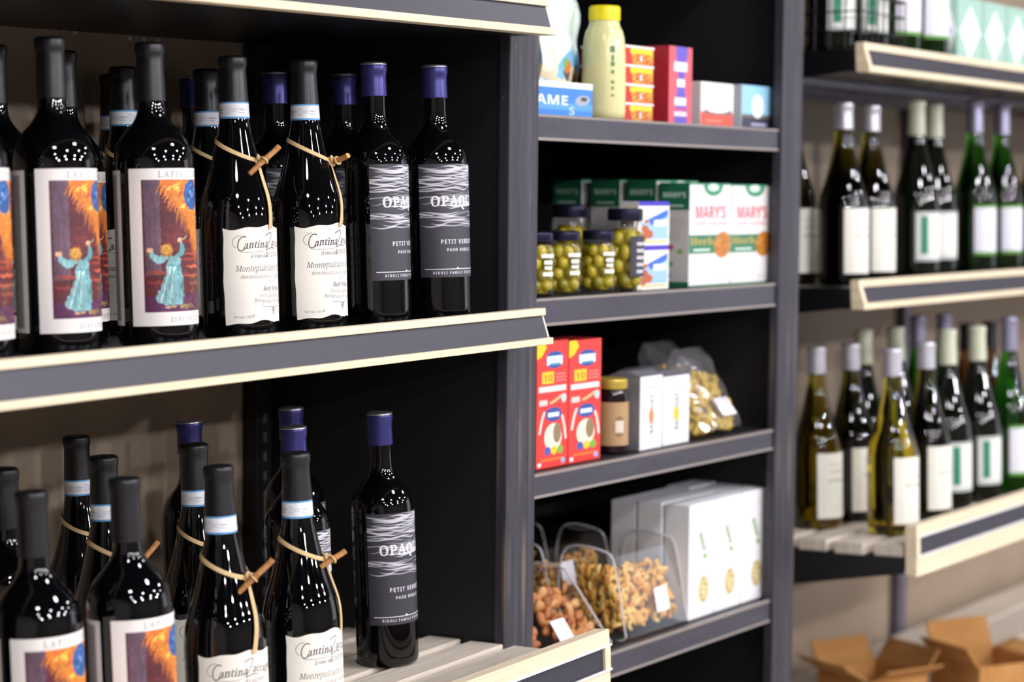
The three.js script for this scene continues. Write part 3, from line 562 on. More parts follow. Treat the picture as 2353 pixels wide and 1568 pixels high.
{ // top grocery shelf
  const s = SH.s1;
  const bagPrint = print(384, 640, (x, w, h) => {
    x.fillStyle = '#d7e8de'; x.fillRect(0, 0, w, h); x.fillStyle = '#9cc8e0'; blob(x, [[0, h * 0.75], [w, h * 0.4], [w, h], [0, h]], '#78b4e0');
    lines(x, w * 0.55, h * 0.09, w * 0.3, 2, 26, 12, '#b4c8c8');
    for (const [u, v, a, b] of [[0.12, 0.6, 90, 80], [0.3, 0.85, 110, 90], [0.62, 0.86, 120, 100], [0.85, 0.8, 90, 120]]) { x.fillStyle = '#dccba8'; x.beginPath(); x.ellipse(u * w, v * h, a, b, 0.2, 0, 7); x.fill(); x.fillStyle = '#ecdfc2'; x.beginPath(); x.ellipse(u * w - 12, v * h - 12, a * 0.7, b * 0.7, 0.2, 0, 7); x.fill(); }
    x.fillStyle = '#5a5560'; x.beginPath(); x.ellipse(w * 0.68, h * 0.66, 62, 44, 0, 0, 3.2); x.fill(); x.fillStyle = '#d8742e'; x.beginPath(); x.ellipse(w * 0.7, h * 0.63, 44, 30, 0, 0, 7); x.fill(); x.fillStyle = '#7dac4e'; x.beginPath(); x.ellipse(w * 0.62, h * 0.6, 30, 22, 0, 0, 7); x.fill();
  }, 0.3);
  const pillow = (w, h, d) => { const g = new THREE.BoxGeometry(w, h, d, 12, 16, 4), p = g.attributes.position; for (let i = 0; i < p.count; i++) { const v = p.getY(i) / h, u = p.getX(i) / w * 2, k = Math.pow(Math.max(0, 1 - Math.pow(Math.abs(v * 2), 5)), 0.6) * (1 - 0.45 * u * u); p.setZ(i, p.getZ(i) * Math.max(0.06, k) + 0.003 * Math.sin(v * 17 + u * 3)); p.setX(i, p.getX(i) * (1 - 0.07 * Math.cos(v * Math.PI))); } g.computeVertexNormals(); return g.translate(0, h / 2, 0); };
  for (const [px, z, label] of [[1262, -1.557, 'pale blue snack bag standing behind the small blue box'], [1276, -1.618, 'pale blue snack bag rearmost, behind another bag on grocery shelf']]) {
    const p = atZ(px, 120, z), b = thing('snack_bag', label, 'bag', V(p.x, E + s, z), 'rice snack bags');
    part('pouch', pillow(0.085, 0.185, 0.045), bagPrint, b); part('crimped_top', box(-0.04, 0.04, 0.18, 0.196, -0.0012, 0.0012, { r: 0.0005 }), flat(0xd6e4d4, 0.35), b);
  }
  const blueFront = print(512, 320, (x, w, h) => { x.fillStyle = '#3f83d6'; x.fillRect(0, 0, w, h); x.fillStyle = '#eef2f8'; x.fillRect(0, 0, w, h * 0.17); x.fillStyle = '#5aa0ea'; x.fillRect(0, h * 0.6, w, h * 0.2); text(x, 'KAME', w * 0.3, h * 0.66, 120, { fam: 'sans-serif', bold: true, color: '#eaf2ff', align: 'center' }); text(x, 'S', w * 0.62, h * 0.92, 100, { fam: 'sans-serif', bold: true, color: '#b6d4f6' }); x.fillStyle = '#a8aeb8'; x.beginPath(); x.ellipse(w * 0.84, h * 0.5, 60, 46, -0.4, 0, 7); x.fill(); x.fillStyle = '#3c4654'; x.beginPath(); x.ellipse(w * 0.86, h * 0.46, 26, 20, 0, 0, 7); x.fill(); });
  carton('cracker_box', 'low blue box with white lettering beside the bookcase post', 1212, 1362, 187, -1.5, s, 0.03, blueFront, flat(0x3f83d6), { top: flat(0xe8ecf2) });
  { // sauce bottle
    const p = atZ(1388, 140, -1.515), b = thing('sauce_bottle', 'tall pale yellow squeeze bottle with bright yellow cap', 'bottle', V(p.x, E + s, -1.515));
    const body = std({ color: 0xdbd59b, roughness: 0.2 }), k = 0.0295;
    part('body', lathe([[0, 0.002], [k * 0.8, 0], [k * 0.97, 0.003], [k, 0.01], ...smooth([[k, 0.012], [k, 0.05], [k * 0.97, 0.088], [k * 0.92, 0.108], [k * 0.82, 0.12], [k * 0.7, 0.126], [k * 0.67, 0.134]], 24), [0, 0.134]], 48), body, b, 'pale yellow glossy body');
    const rim = []; for (let i = 0; i < 48; i++) { const g = new THREE.BoxGeometry(0.0011, 0.0165, 0.0011).translate(0, 0.1415, 0.0204).rotateY(i / 48 * Math.PI * 2); rim.push(g); }
    part('cap', mergeGeometries([lathe([[0.0195, 0.1325], [0.0207, 0.134], [0.0207, 0.149], [0.0195, 0.1522], [0, 0.1525]], 40).toNonIndexed(), ...rim.map((g) => g.toNonIndexed())]), flat(0xf4e21c, 0.35), b, 'ribbed bright yellow cap');
    const ink = flat(0x4d7a4a); for (const [v, hh, w] of [[0.098, 0.009, 0.26], [0.086, 0.008, 0.14], [0.077, 0.006, 0.2], [0.066, 0.005, 0.16], [0.052, 0.004, 0.16], [0.044, 0.004, 0.12], [0.034, 0.003, 0.14]]) { const m = part('print', new THREE.CylinderGeometry(radiusAt([[k, 0.012], [k, 0.05], [k * 0.97, 0.088], [k * 0.92, 0.108]], v) + 0.0003, radiusAt([[k, 0.012], [k, 0.05], [k * 0.97, 0.088], [k * 0.92, 0.108]], v - hh) + 0.0003, hh, 10, 1, true, -0.62 - w / 2, w).translate(0, v - hh / 2, 0), ink, b, 'green printed sign'); }
  }
  // four stacked cups
  const cupPrint = print(256, 160, (x, w, h) => { x.fillStyle = '#c72a20'; x.fillRect(0, 0, w, h); blob(x, [[40, 0], [w, 0], [w, h * 0.95], [70, h]], '#d8872a'); x.fillStyle = '#f2d92b'; x.fillRect(44, 4, w - 54, 44); for (let i = 0; i < 24; i++) { x.fillStyle = ['#a84a1c', '#e9b93a', '#c65a20', '#7a3414'][i % 4]; x.beginPath(); x.ellipse(70 + hash(i, 1, 21) * (w - 90), 50 + hash(i, 2, 21) * 90, 13, 9, hash(i, 3, 21) * 3, 0, 7); x.fill(); } x.fillStyle = '#ecd8dc'; x.fillRect(w * 0.52, 66, 20, 60); });
  { const z = -1.5, a = atZ(1436, 200, z).x, b = atZ(1501, 200, z).x, top = atZ(1468, 106, z).y - s, hh = top / 4;
    const stackNames = ['lowest', 'second lowest', 'second highest', 'topmost'];
    for (let k = 0; k < 4; k++) { const t = thing('snack_pack', `small red and yellow snack pack, ${stackNames[k]} in its stack of four`, 'pack', V((a + b) / 2, E + s + k * hh, z), 'stacked snack packs'); part('carton', faceBox(b - a, hh * 0.86, 0.07, 0.001), [cupPrint, cupPrint, cupPrint, cupPrint, cupPrint, cupPrint], t); part('lid', faceBox(b - a + 0.0016, hh * 0.14, 0.0716, 0.0006).translate(0, hh * 0.86, 0.0008), flat(0xe8e2e4), t, 'white rim'); } }
  const redFront = print(256, 640, (x, w, h) => { x.fillStyle = '#e0606a'; x.fillRect(0, 0, w, h); blob(x, [[w * 0.25, 0], [w * 0.82, 0], [w * 0.66, h * 0.4], [w * 0.8, h], [w * 0.22, h], [w * 0.38, h * 0.4]], '#6a58c0'); x.fillStyle = '#f6eef2'; x.fillRect(w * 0.2, h * 0.2, w * 0.58, h * 0.12); x.fillRect(w * 0.34, h * 0.42, w * 0.34, h * 0.1); x.fillRect(w * 0.24, h * 0.66, w * 0.5, h * 0.1); x.fillStyle = '#e0506a'; x.fillRect(w * 0.32, h * 0.8, w * 0.36, h * 0.03); x.fillStyle = '#f2d6dc'; x.fillRect(w * 0.22, h * 0.84, w * 0.56, h * 0.06); });
  carton('sweets_box', 'tall coral red box with a purple stripe and white blocks', 1538, 1591, 107, -1.492, s, 0.062, redFront, flat(0xb8283c), { top: flat(0x9a3a44) });
  const smallFront = (c1, c2, oval) => print(320, 360, (x, w, h) => { x.fillStyle = c1; x.fillRect(0, 0, w, h); x.fillStyle = c2; x.fillRect(0, h * 0.68, w, h * 0.32); if (oval) { x.fillStyle = '#6a665e'; x.fillRect(0, h * 0.68, w, h * 0.08); x.fillStyle = '#f2f4f8'; x.beginPath(); x.ellipse(w * 0.5, h * 0.48, w * 0.19, h * 0.28, 0, 0, 7); x.fill(); x.fillStyle = '#b8b6d4'; x.fillRect(w * 0.3, h * 0.88, w * 0.5, h * 0.06); } else { x.fillStyle = '#8a6a66'; x.fillRect(w * 0.1, h * 0.62, w * 0.84, h * 0.12); x.fillStyle = '#eceae8'; x.beginPath(); x.ellipse(w * 0.5, h * 0.58, w * 0.4, h * 0.12, 0, 0, 7); x.fill(); x.fillStyle = '#e8907c'; x.fillRect(w * 0.14, h * 0.86, w * 0.5, h * 0.05); } });
  carton('soap_box', 'small white box with a coral red lower band', 1611, 1686, 190, -1.488, s, 0.03, smallFront('#eceae8', '#df5a48', false), flat(0xdcdcdc), { r: 0.002 });
  carton('soap_box', 'small pale blue box with a white oval and dark foot', 1705, 1776, 197, -1.486, s, 0.03, smallFront('#96ccec', '#3c3c4e', true), flat(0xc6ccd4), { r: 0.002, top: flat(0x7fb8dc) });
}
{ // jars, cracker boxes
  const s = SH.s2;
  const olive = new THREE.SphereGeometry(1, 12, 9), brine = phys({ color: 0x8a7c12, roughness: 0.15 });
  const olM = [flat(0xa8981c, 0.3), flat(0xbcaa2c, 0.3), flat(0x857a10, 0.3)], lidM = std({ color: 0x2a2740, roughness: 0.25, metalness: 0.6 }), inkW = flat(0xeeeee6);
  function jar(px, py, z, R, h, label, print_ = true) {
    const p = atZ(px, py, z), j = thing('olive_jar', label, 'jar', V(p.x, E + s, z), 'jars of green olives');
    part('glass', lathe([[0, 0.001], [R * 0.85, 0], [R, 0.005], [R, h * 0.74], [R * 0.93, h * 0.81], [R * 0.86, h * 0.84], [R * 0.86, h * 0.86]], 40), M.clear, j, 'clear glass');
    part('brine', lathe([[0, 0.003], [R * 0.62, 0.003], [R * 0.66, 0.006], [R * 0.66, h * 0.72], [R * 0.6, h * 0.76], [0, h * 0.76]], 24), brine, j, 'yellow green brine');
    part('lid', lathe([[R * 0.86, h * 0.85], [R * 0.93, h * 0.852], [R * 0.93, h * 0.97], [R * 0.89, h], [0, h]], 36), lidM, j, 'dark metal lid');
    let k = 0; for (let lv = 0; lv < 4; lv++) for (let a = 0; a < 6; a++) { const th = (a + lv * 0.5) / 6 * Math.PI * 2 + rr(-0.1, 0.1), o = part('olive', olive, olM[k++ % 3], j), sc = R * rr(0.31, 0.35); o.scale.set(sc, sc * rr(1.05, 1.3), sc); o.position.set(Math.sin(th) * R * 0.62, 0.006 + R * 0.33 + lv * (h * 0.62) / 3.6, Math.cos(th) * R * 0.62); o.rotation.z = rr(-0.6, 0.6); }
    if (print_) for (const [v0, v1, w] of [[0.6, 0.66, 0.95], [0.5, 0.56, 0.6], [0.42, 0.47, 0.55], [0.32, 0.38, 0.75]]) part('print', new THREE.CylinderGeometry(R + 0.0004, R + 0.0004, (v1 - v0) * h, 12, 1, true, -0.25 - w / 2, w).translate(0, (v0 + v1) / 2 * h, 0), inkW, j, 'white printed lettering');
    return j;
  }
  jar(1232, 600, -1.505, 0.0235, 0.083, 'olive jar half hidden by the dark bookcase post');
  jar(1294, 600, -1.505, 0.0235, 0.083, 'small olive jar between two others of its row on grocery shelf');
  jar(1374, 600, -1.505, 0.0232, 0.083, 'small olive jar beside a taller jar with dark label on grocery shelf');
  jar(1310, 560, -1.585, 0.027, 0.116, 'taller olive jar standing behind the small jars', false);
  const tall = jar(1436, 560, -1.503, 0.0262, 0.112, 'taller olive jar with a dark label next to blue boxes', false);
  part('dark_label', wrap(0.0266, 0.02, 0.075, 0.75), print(256, 200, (x, w, h) => { x.fillStyle = '#3a3844'; x.fillRect(0, 0, w, h); lines(x, w * 0.25, 30, w * 0.5, 5, 34, 16, '#c8c6cc'); }), tall, 'dark label with pale lines');
  const blue = print(320, 460, (x, w, h) => { x.fillStyle = '#f1efe0'; x.fillRect(0, 0, w, h); x.fillStyle = '#4338b8'; x.fillRect(0, 0, w, h * 0.1); blob(x, [[w * 0.05, h * 0.5], [w * 0.95, h * 0.16], [w * 0.95, h * 0.86], [w * 0.35, h * 0.86]], '#9cc4ee'); blob(x, [[w * 0.3, h * 0.4], [w * 0.95, h * 0.18], [w * 0.95, h * 0.32], [w * 0.4, h * 0.55]], '#3b6cc8'); x.fillStyle = '#f4f6fa'; x.fillRect(w * 0.5, h * 0.42, w * 0.4, h * 0.14); x.fillStyle = '#b8603a'; for (const [u, v, r] of [[0.2, 0.62, 40], [0.32, 0.74, 48], [0.15, 0.8, 44], [0.25, 0.45, 22]]) { x.beginPath(); x.ellipse(u * w, v * h, r, r, 0, 0, 7); x.fill(); } x.fillStyle = '#e7c07a'; x.fillRect(w * 0.1, h * 0.88, w * 0.8, h * 0.05); });
  { const z = -1.487, h1 = (atZ(1500, 463, z).y - s) / 2; for (let k = 0; k < 2; k++) { const c = carton('biscuit_box', k ? 'small blue and cream biscuit box, upper of the stacked pair' : 'small blue and cream biscuit box, lower of the stacked pair', 1466, 1537, 560, z, s, 0.03, blue, flat(0xe2dfcf), { h: h1, top: flat(0x4338b8) }); c.position.y += k * h1; } }
  const cf = print(384, 900, (x, w, h) => { x.fillStyle = '#e4e2e2'; x.fillRect(0, 0, w, h); x.fillStyle = '#2f8a62'; x.fillRect(0, 0, w, 14); x.beginPath(); x.ellipse(w * 0.56, 10, 92, 100, 0, 0, Math.PI); x.fill(); x.fillStyle = '#cfe6da'; x.beginPath(); x.ellipse(w * 0.56, 36, 52, 34, 0, 0, 7); x.fill(); text(x, 'MARY’S', w * 0.5, h * 0.34, 150, { fam: 'sans-serif', bold: true, color: '#cc3a48', align: 'center', sx: 0.55 }); text(x, 'GONE CRACKERS', w * 0.52, h * 0.41, 50, { fam: 'sans-serif', color: '#d86a74', align: 'center', sx: 0.8 }); x.fillStyle = '#2f7a58'; x.fillRect(0, h * 0.5, w, h * 0.18); text(x, 'Herb', w * 0.3, h * 0.595, 84, { color: '#c9a24a', align: 'center', bold: true }); x.fillStyle = '#d6e6de'; x.fillRect(w * 0.1, h * 0.635, w * 0.4, 18); x.fillStyle = '#c07a2e'; x.beginPath(); x.ellipse(w * 0.8, h * 0.6, 78, 116, 0.1, 0, 7); x.fill(); for (let i = 0; i < 60; i++) { const a = hash(i, 1, 31) * 6.3, r = Math.sqrt(hash(i, 2, 31)); x.fillStyle = ['#8c5220', '#e0a454', '#a9682a'][i % 3]; x.beginPath(); x.ellipse(w * 0.8 + Math.cos(a) * r * 68, h * 0.6 + Math.sin(a) * r * 104, 8, 6, 0, 0, 7); x.fill(); } lines(x, w * 0.14, h * 0.76, w * 0.24, 5, 22, 8, '#c4ccc6'); text(x, '184 g', w * 0.62, h * 0.94, 36, { fam: 'sans-serif', color: '#a8b0c0' }); x.fillStyle = '#2f8a62'; x.fillRect(0, h - 14, w, 14); });
  const cs = print(200, 900, (x, w, h) => { x.fillStyle = '#c9c5c4'; x.fillRect(0, 0, w, h); x.fillStyle = '#1f6b4a'; x.fillRect(0, 0, w, h * 0.26); text(x, 'MARY’S', w * 0.5, h * 0.14, 62, { fam: 'sans-serif', bold: true, color: '#cfe0d8', align: 'center', sx: 0.7 }); x.fillStyle = '#b9d0c6'; x.fillRect(w * 0.2, h * 0.21, w * 0.6, 16); lines(x, w * 0.15, h * 0.34, w * 0.7, 8, 26, 8, '#a8a6a8'); for (const [u, v, c] of [[0.3, 0.52, '#7fae7a'], [0.4, 0.62, '#c0504a'], [0.7, 0.66, '#7fae5a'], [0.4, 0.78, '#6fb088']]) { x.fillStyle = c; x.beginPath(); x.ellipse(u * w, v * h, 20, 24, 0, 0, 7); x.fill(); } x.fillStyle = '#5aa0b4'; x.fillRect(w * 0.2, h * 0.88, 46, 24); x.fillStyle = '#1f6b4a'; x.fillRect(0, h * 0.95, w, h * 0.05); });
  const gt = flat(0x23513d), g = 'cracker boxes';
  carton('cracker_box', 'white and green cracker box at front, beside the small blue boxes', 1584, 1679, 421, -1.485, s, 0.05, cf, cs, { top: gt, group: g, pyBase: 540 });
  carton('cracker_box', 'white and green cracker box at front, next to the far bookcase post', 1680, 1774, 424, -1.485, s, 0.05, cf, cs, { top: gt, group: g, pyBase: 540 });
  const dx = atZ(1584, 540, -1.485).x, ww = atZ(1679, 540, -1.485).x - dx;
  for (const [z, l] of [[-1.54, 'white and green cracker box directly behind the front one, green side showing'], [-1.600, 'white and green cracker box third in depth on grocery shelf'], [-1.665, 'white and green cracker box rearmost on grocery shelf, nearly in the dark']]) { const c = new THREE.Mesh(faceBox(ww, 0.152, 0.05, 0.0014), [cs, cs, gt, cs, cf, cs]); c.name = numbered('cracker_box'); c.castShadow = c.receiveShadow = true; c.userData = { label: l, category: 'box', group: g }; c.position.set(dx + ww / 2 + rr(-0.002, 0.004), E + s, z); scene.add(c); }
}
{ // red boxes, jar, cartons, pasta bag
  const s = SH.s3;
  const rf = print(320, 1280, (x, w, h) => { x.fillStyle = '#df3a34'; x.fillRect(0, 0, w, h); blob(x, [[0, 0], [w * 0.22, 0], [w * 0.3, h * 0.05], [w * 0.14, h * 0.12], [0, h * 0.14]], '#f4c81e'); x.fillStyle = '#2c4f9a'; x.beginPath(); x.ellipse(w * 0.56, h * 0.15, w * 0.29, h * 0.068, 0, 0, 7); x.fill(); x.fillStyle = '#e6ecf4'; x.fillRect(w * 0.31, h * 0.12, w * 0.5, h * 0.07); x.fillStyle = '#5f9ab0'; x.fillRect(w * 0.4, h * 0.175, w * 0.34, h * 0.016); x.fillStyle = '#e6c02a'; x.fillRect(w * 0.16, h * 0.24, w * 0.38, h * 0.095); text(x, '10', w * 0.35, h * 0.315, 90, { fam: 'sans-serif', bold: true, color: '#a87e16', align: 'center' }); lines(x, w * 0.6, h * 0.26, w * 0.34, 3, 34, 12, '#ec8a84'); x.fillStyle = '#f2dcdc'; x.fillRect(w * 0.06, h * 0.355, w * 0.88, h * 0.045); x.fillStyle = '#f0c8c4'; x.fillRect(w * 0.08, h * 0.46, w * 0.26, h * 0.045); curve(x, [[w * 0.45, h * 0.49], [w * 0.62, h * 0.47], [w * 0.78, h * 0.44]], null, '#e6b880', 26); x.fillStyle = '#b8d0d8'; x.beginPath(); x.ellipse(w * 0.87, h * 0.46, 26, 46, 0, 0, 7); x.fill(); x.fillStyle = '#2c4f9a'; x.beginPath(); x.ellipse(w * 0.54, h * 0.58, w * 0.26, h * 0.055, 0, 0, 7); x.fill(); x.fillStyle = '#dfe8f2'; x.fillRect(w * 0.36, h * 0.565, w * 0.36, h * 0.035); x.fillStyle = '#efe2c8'; x.beginPath(); x.ellipse(w * 0.53, h * 0.76, w * 0.28, h * 0.11, 0, 0, 7); x.fill(); x.fillStyle = '#8b7a5a'; x.beginPath(); x.ellipse(w * 0.66, h * 0.73, w * 0.13, h * 0.08, 0, 0, 7); x.fill(); curve(x, [[w * 0.1, h * 0.72], [w * 0.16, h * 0.62], [w * 0.24, h * 0.56]], null, '#f4d8cc', 22); curve(x, [[w * 0.82, h * 0.6], [w * 0.9, h * 0.68], [w * 0.94, h * 0.78]], null, '#f4d8cc', 22); for (const [u, c] of [[0.36, '#4c5aa8'], [0.56, '#e4c22e'], [0.76, '#7fae3c']]) { x.fillStyle = c; x.beginPath(); x.ellipse(u * w, h * 0.865, 32, 44, 0, 0, 7); x.fill(); } x.fillStyle = '#eb7a2a'; x.fillRect(w * 0.16, h * 0.925, w * 0.7, h * 0.018); x.fillStyle = '#9ab0e0'; x.beginPath(); x.ellipse(w * 0.86, h * 0.955, 22, 30, 0, 0, 7); x.fill(); x.fillStyle = '#f0e0dc'; x.beginPath(); x.ellipse(w * 0.1, h * 0.965, 20, 24, 0, 0, 7); x.fill(); });
  const rs = flat(0xb82a28);
  carton('pasta_box', 'tall red pasta box with blue crest touching the bookcase post', 1233, 1305, 783, -1.487, s, 0.05, rf, rs, { group: 'red pasta boxes', pyBase: 940 });
  carton('pasta_box', 'tall red pasta box with blue crest beside the kraft-labelled jar', 1306.5, 1381, 780, -1.487, s, 0.05, rf, rs, { group: 'red pasta boxes', pyBase: 940 });
  { const p = atZ(1404, 980, -1.51), R = 0.0235, j = thing('spread_jar', 'dark jar with gold lid and brown kraft label', 'jar', V(p.x, E + s, -1.51));
    part('glass', lathe([[0, 0.001], [R * 0.9, 0], [R, 0.004], [R, 0.077], [R * 0.86, 0.086], [R * 0.84, 0.09], [0, 0.09]], 36), phys({ color: 0x1c0f14, roughness: 0.06 }), j, 'dark purple brown contents');
    part('lid', lathe([[R * 0.84, 0.0885], [R * 0.94, 0.089], [R * 0.94, 0.1], [R * 0.9, 0.103], [0, 0.103]], 36), std({ color: 0xc9b050, roughness: 0.3, metalness: 0.5 }), j, 'gold lid');
    part('kraft_label', wrap(R + 0.0004, 0.012, 0.071, 1.9), print(512, 256, (x, w, h) => { x.fillStyle = '#b08d62'; x.fillRect(0, 0, w, h); x.fillStyle = '#8a6a46'; x.beginPath(); x.ellipse(w * 0.36, h * 0.56, 50, 62, 0, 0, 7); x.fill(); x.fillStyle = '#d9cdbb'; x.fillRect(w * 0.29, h * 0.42, w * 0.15, h * 0.28); }), j, 'brown kraft label'); }
  const tf = (c) => print(256, 560, (x, w, h) => { x.fillStyle = '#ecebef'; x.fillRect(0, 0, w, h); x.fillStyle = '#77757f'; x.save(); x.translate(w * 0.6, h * 0.42); x.rotate(-Math.PI / 2); x.font = 'bold 60px sans-serif'; x.fillText('OAT', -20, 0); x.fillText('BAR', -210, 0); x.restore(); x.fillStyle = c; x.beginPath(); x.ellipse(w * 0.5, h * 0.55, 30, 60, 0, 0, 7); x.fill(); x.fillStyle = '#b9b7c2'; x.fillRect(w * 0.3, h * 0.14, w * 0.5, 14); });
  const ts = std({ color: 0x93929c, roughness: 0.25, metalness: 0.3 });
  for (const [p0, p1, z, c, l, py] of [[1471, 1522, -1.486, '#d98a52', 'white and silver drink carton with an orange mark, next to the kraft-labelled jar', 853], [1523, 1584, -1.488, '#d8c23a', 'white drink carton with a yellow mark beside the clear pasta bag', 853], [1484, 1532, -1.545, '#b8a8a0', 'white drink carton directly behind the front pair', 846]]) {
    const a = atZ(p0, 950, z), b = atZ(p1, 950, z), h = atZ((p0 + p1) / 2, py, z).y - s, w = b.x - a.x, t = thing('drink_carton', l, 'carton', V((a.x + b.x) / 2, E + s, z), 'drink cartons');
    part('carton', faceBox(w, h * 0.94, 0.05, 0.0015), [ts, ts, ts, ts, tf(c), ts], t); part('folded_top', prismX([[0, h * 0.94], [-0.05, h * 0.94], [-0.032, h], [-0.018, h]], -w / 2, w / 2), ts, t, 'silver folded top'); }
  // clear bags of yellow pasta
  for (const [px, z, k, l] of [[1628, -1.505, 1, 'clear bag of yellow pasta with a white sticker at shelf front'], [1560, -1.59, 1.02, 'clear bag of yellow pasta behind the white drink cartons']]) {
    const p = atZ(px, 950, z), t = thing('pasta_bag', l, 'bag', V(p.x, E + s, z), 'clear pasta bags'); t.rotation.x = -0.30;
    const w = 0.125 * k, h = 0.128 * k, d = 0.07, g = new THREE.BoxGeometry(w, h, d, 14, 16, 4), q = g.attributes.position;
    for (let i = 0; i < q.count; i++) { const v = q.getY(i) / h + 0.5, u = q.getX(i) / w * 2, kz = Math.max(0.04, Math.pow(Math.max(0, 1 - v), 0.7) * (1 - 0.3 * u * u) + 0.04); q.setZ(i, q.getZ(i) * kz + 0.002 * Math.sin(v * 19 + u * 5)); q.setX(i, q.getX(i) * (1 - 0.28 * v + 0.03 * Math.sin(v * 24))); }
    g.computeVertexNormals(); g.translate(0, h / 2 + 0.004, 0);
    part('film', g, M.film, t, 'crinkled clear film');
    const pa = [], pc = new THREE.CylinderGeometry(0.0042, 0.0042, 0.02, 8); for (let i = 0; i < 190; i++) { const v = Math.pow(rnd(), 1.3) * 0.62, y = 0.008 + v * h, hw = w * 0.48 * (1 - 0.3 * v), hd = d * 0.38 * Math.pow(1 - v, 0.7); pa.push(pc.clone().rotateZ(rr(0, 3.1)).rotateY(rr(0, 3.1)).translate(rr(-1, 1) * (hw - 0.008), Math.max(y, 0.012), rr(-1, 1) * Math.max(0.001, hd - 0.006))); }
    const ps = part('pasta', mergeGeometries(pa), flat(0xd9b93e, 0.5), t, 'short yellow pasta pieces'); ps.userData.kind = 'stuff';
    if (k === 1) { const st = part('sticker', new THREE.BoxGeometry(0.042, 0.03, 0.0006), flat(0xf2f2f6), t, 'white price sticker'); st.position.set(0.02, 0.036, 0.028); st.rotation.x = -0.36; }
  }
}
{ // nut tubs and white boxes
  const s = SH.s4;
  const plastic = M.clear;
  const nutA = new THREE.SphereGeometry(1, 10, 8); { const p = nutA.attributes.position; for (let i = 0; i < p.count; i++) { const y = p.getY(i); p.setX(i, p.getX(i) * (1 - 0.28 * (y + 0.3))); } nutA.computeVertexNormals(); }
  const nutC = new THREE.TorusGeometry(0.62, 0.36, 7, 12, 3.6), almM = [0xae6a32, 0xc08046, 0x9a5826, 0xcc9860].map((c) => flat(c, 0.5)), casM = [0xdcac54, 0xcc963c, 0xe6c274, 0xc48432].map((c) => flat(c, 0.5));
  // tub: a wedge with a slanting front; outline in (z,y)
  function tub(x0, x1, z, slant, h, dep, label, nut, mats, n, size, sticker) {
    const t = thing('nut_tub', label, 'tub', V((x0 + x1) / 2, E + s + 0.0008, z), 'clear plastic nut tubs'), hw = (x1 - x0) / 2, zt = -slant * h;
    const out = [[0, 0.004], [-0.006, 0], [-dep, 0], [-dep - 0.004, h], [zt - 0.006, h], [zt, h - 0.006]];
    part('shell', prismX(out, -hw, hw, 0.003), plastic, t, 'clear plastic shell');
    const rim = [...out.map(([a, b]) => V(-hw - 0.001, b, a))]; part('rim', tube([...rim, rim[0]], 0.0016, 60, 6), M.rimPlastic, t); part('rim', tube([...rim, rim[0]].map((v) => V(-v.x, v.y, v.z)), 0.0016, 60, 6), M.rimPlastic, t);
    for (let i = 0; i < n; i++) {
      const v = rr(0.03, 0.8), onFront = i < n * 0.62, m = part(nut === nutA ? 'almond' : 'cashew_piece', nut, mats[i % 4], t), zf = -slant * h * v;
      m.scale.set(size * rr(0.85, 1.1), size * (nut === nutA ? 1.3 : 1), size * (nut === nutA ? 0.62 : 0.9));
      m.position.set(onFront ? rr(-1, 1) * (hw - size * 1.3) : -hw + size * 1.3, size + v * (h - size * 1.6), onFront ? zf - size * 1.25 - rr(0, 0.006) : zf - size - rr(0, 1) * (dep + zf - size * 2)); m.rotation.set(rr(-0.6, 0.6), rr(-0.6, 0.6), rr(0, 6.28));
    }
    if (sticker) { const st = part('sticker', new THREE.BoxGeometry(sticker[2], sticker[3], 0.0006), sticker[4] ? print(200, 200, (x, w, hh) => { x.fillStyle = '#f3f3f8'; x.fillRect(0, 0, w, hh); lines(x, 56, 96, 90, 2, 18, 9, '#a9a8b4'); }) : flat(0xf4f4fa), t, 'white price sticker'); st.position.set(sticker[0], sticker[1], -slant * sticker[1] + 0.0026); st.rotation.x = -Math.atan(slant); }
    return t;
  }
  const xr = atZ(1404, 1450, -1.487).x, xc0 = atZ(1440, 1440, -1.487), xc1 = atZ(1577, 1440, -1.487);
  tub(2.29, xr, -1.487, 0.72, 0.097, 0.125, 'clear tub of whole almonds with a blank white sticker', nutA, almM, 190, 0.0085, [0.02, 0.034, 0.034, 0.032, 0]);
  tub(2.285, xr - 0.012, -1.64, 0.45, 0.108, 0.11, 'clear tub of nuts behind the almond tub', nutA, almM, 50, 0.0085);
  tub(xc0.x, xc1.x, -1.487, 0.2, 0.118, 0.095, 'clear tub of golden cashew pieces beside the white boxes', nutC, casM, 270, 0.0102, [0.022, 0.042, 0.034, 0.034, 1]);
  tub(xc0.x - 0.01, xc1.x - 0.012, -1.597, 0.2, 0.119, 0.09, 'clear tub of cashew pieces behind the front cashew tub', nutC, casM, 150, 0.0102, [-0.03, 0.075, 0.034, 0.034, 0]);
  tub(xc0.x - 0.01, xc1.x - 0.02, -1.70, 0.2, 0.119, 0.09, 'clear tub of cashew pieces third in depth', nutC, casM, 40, 0.0095);
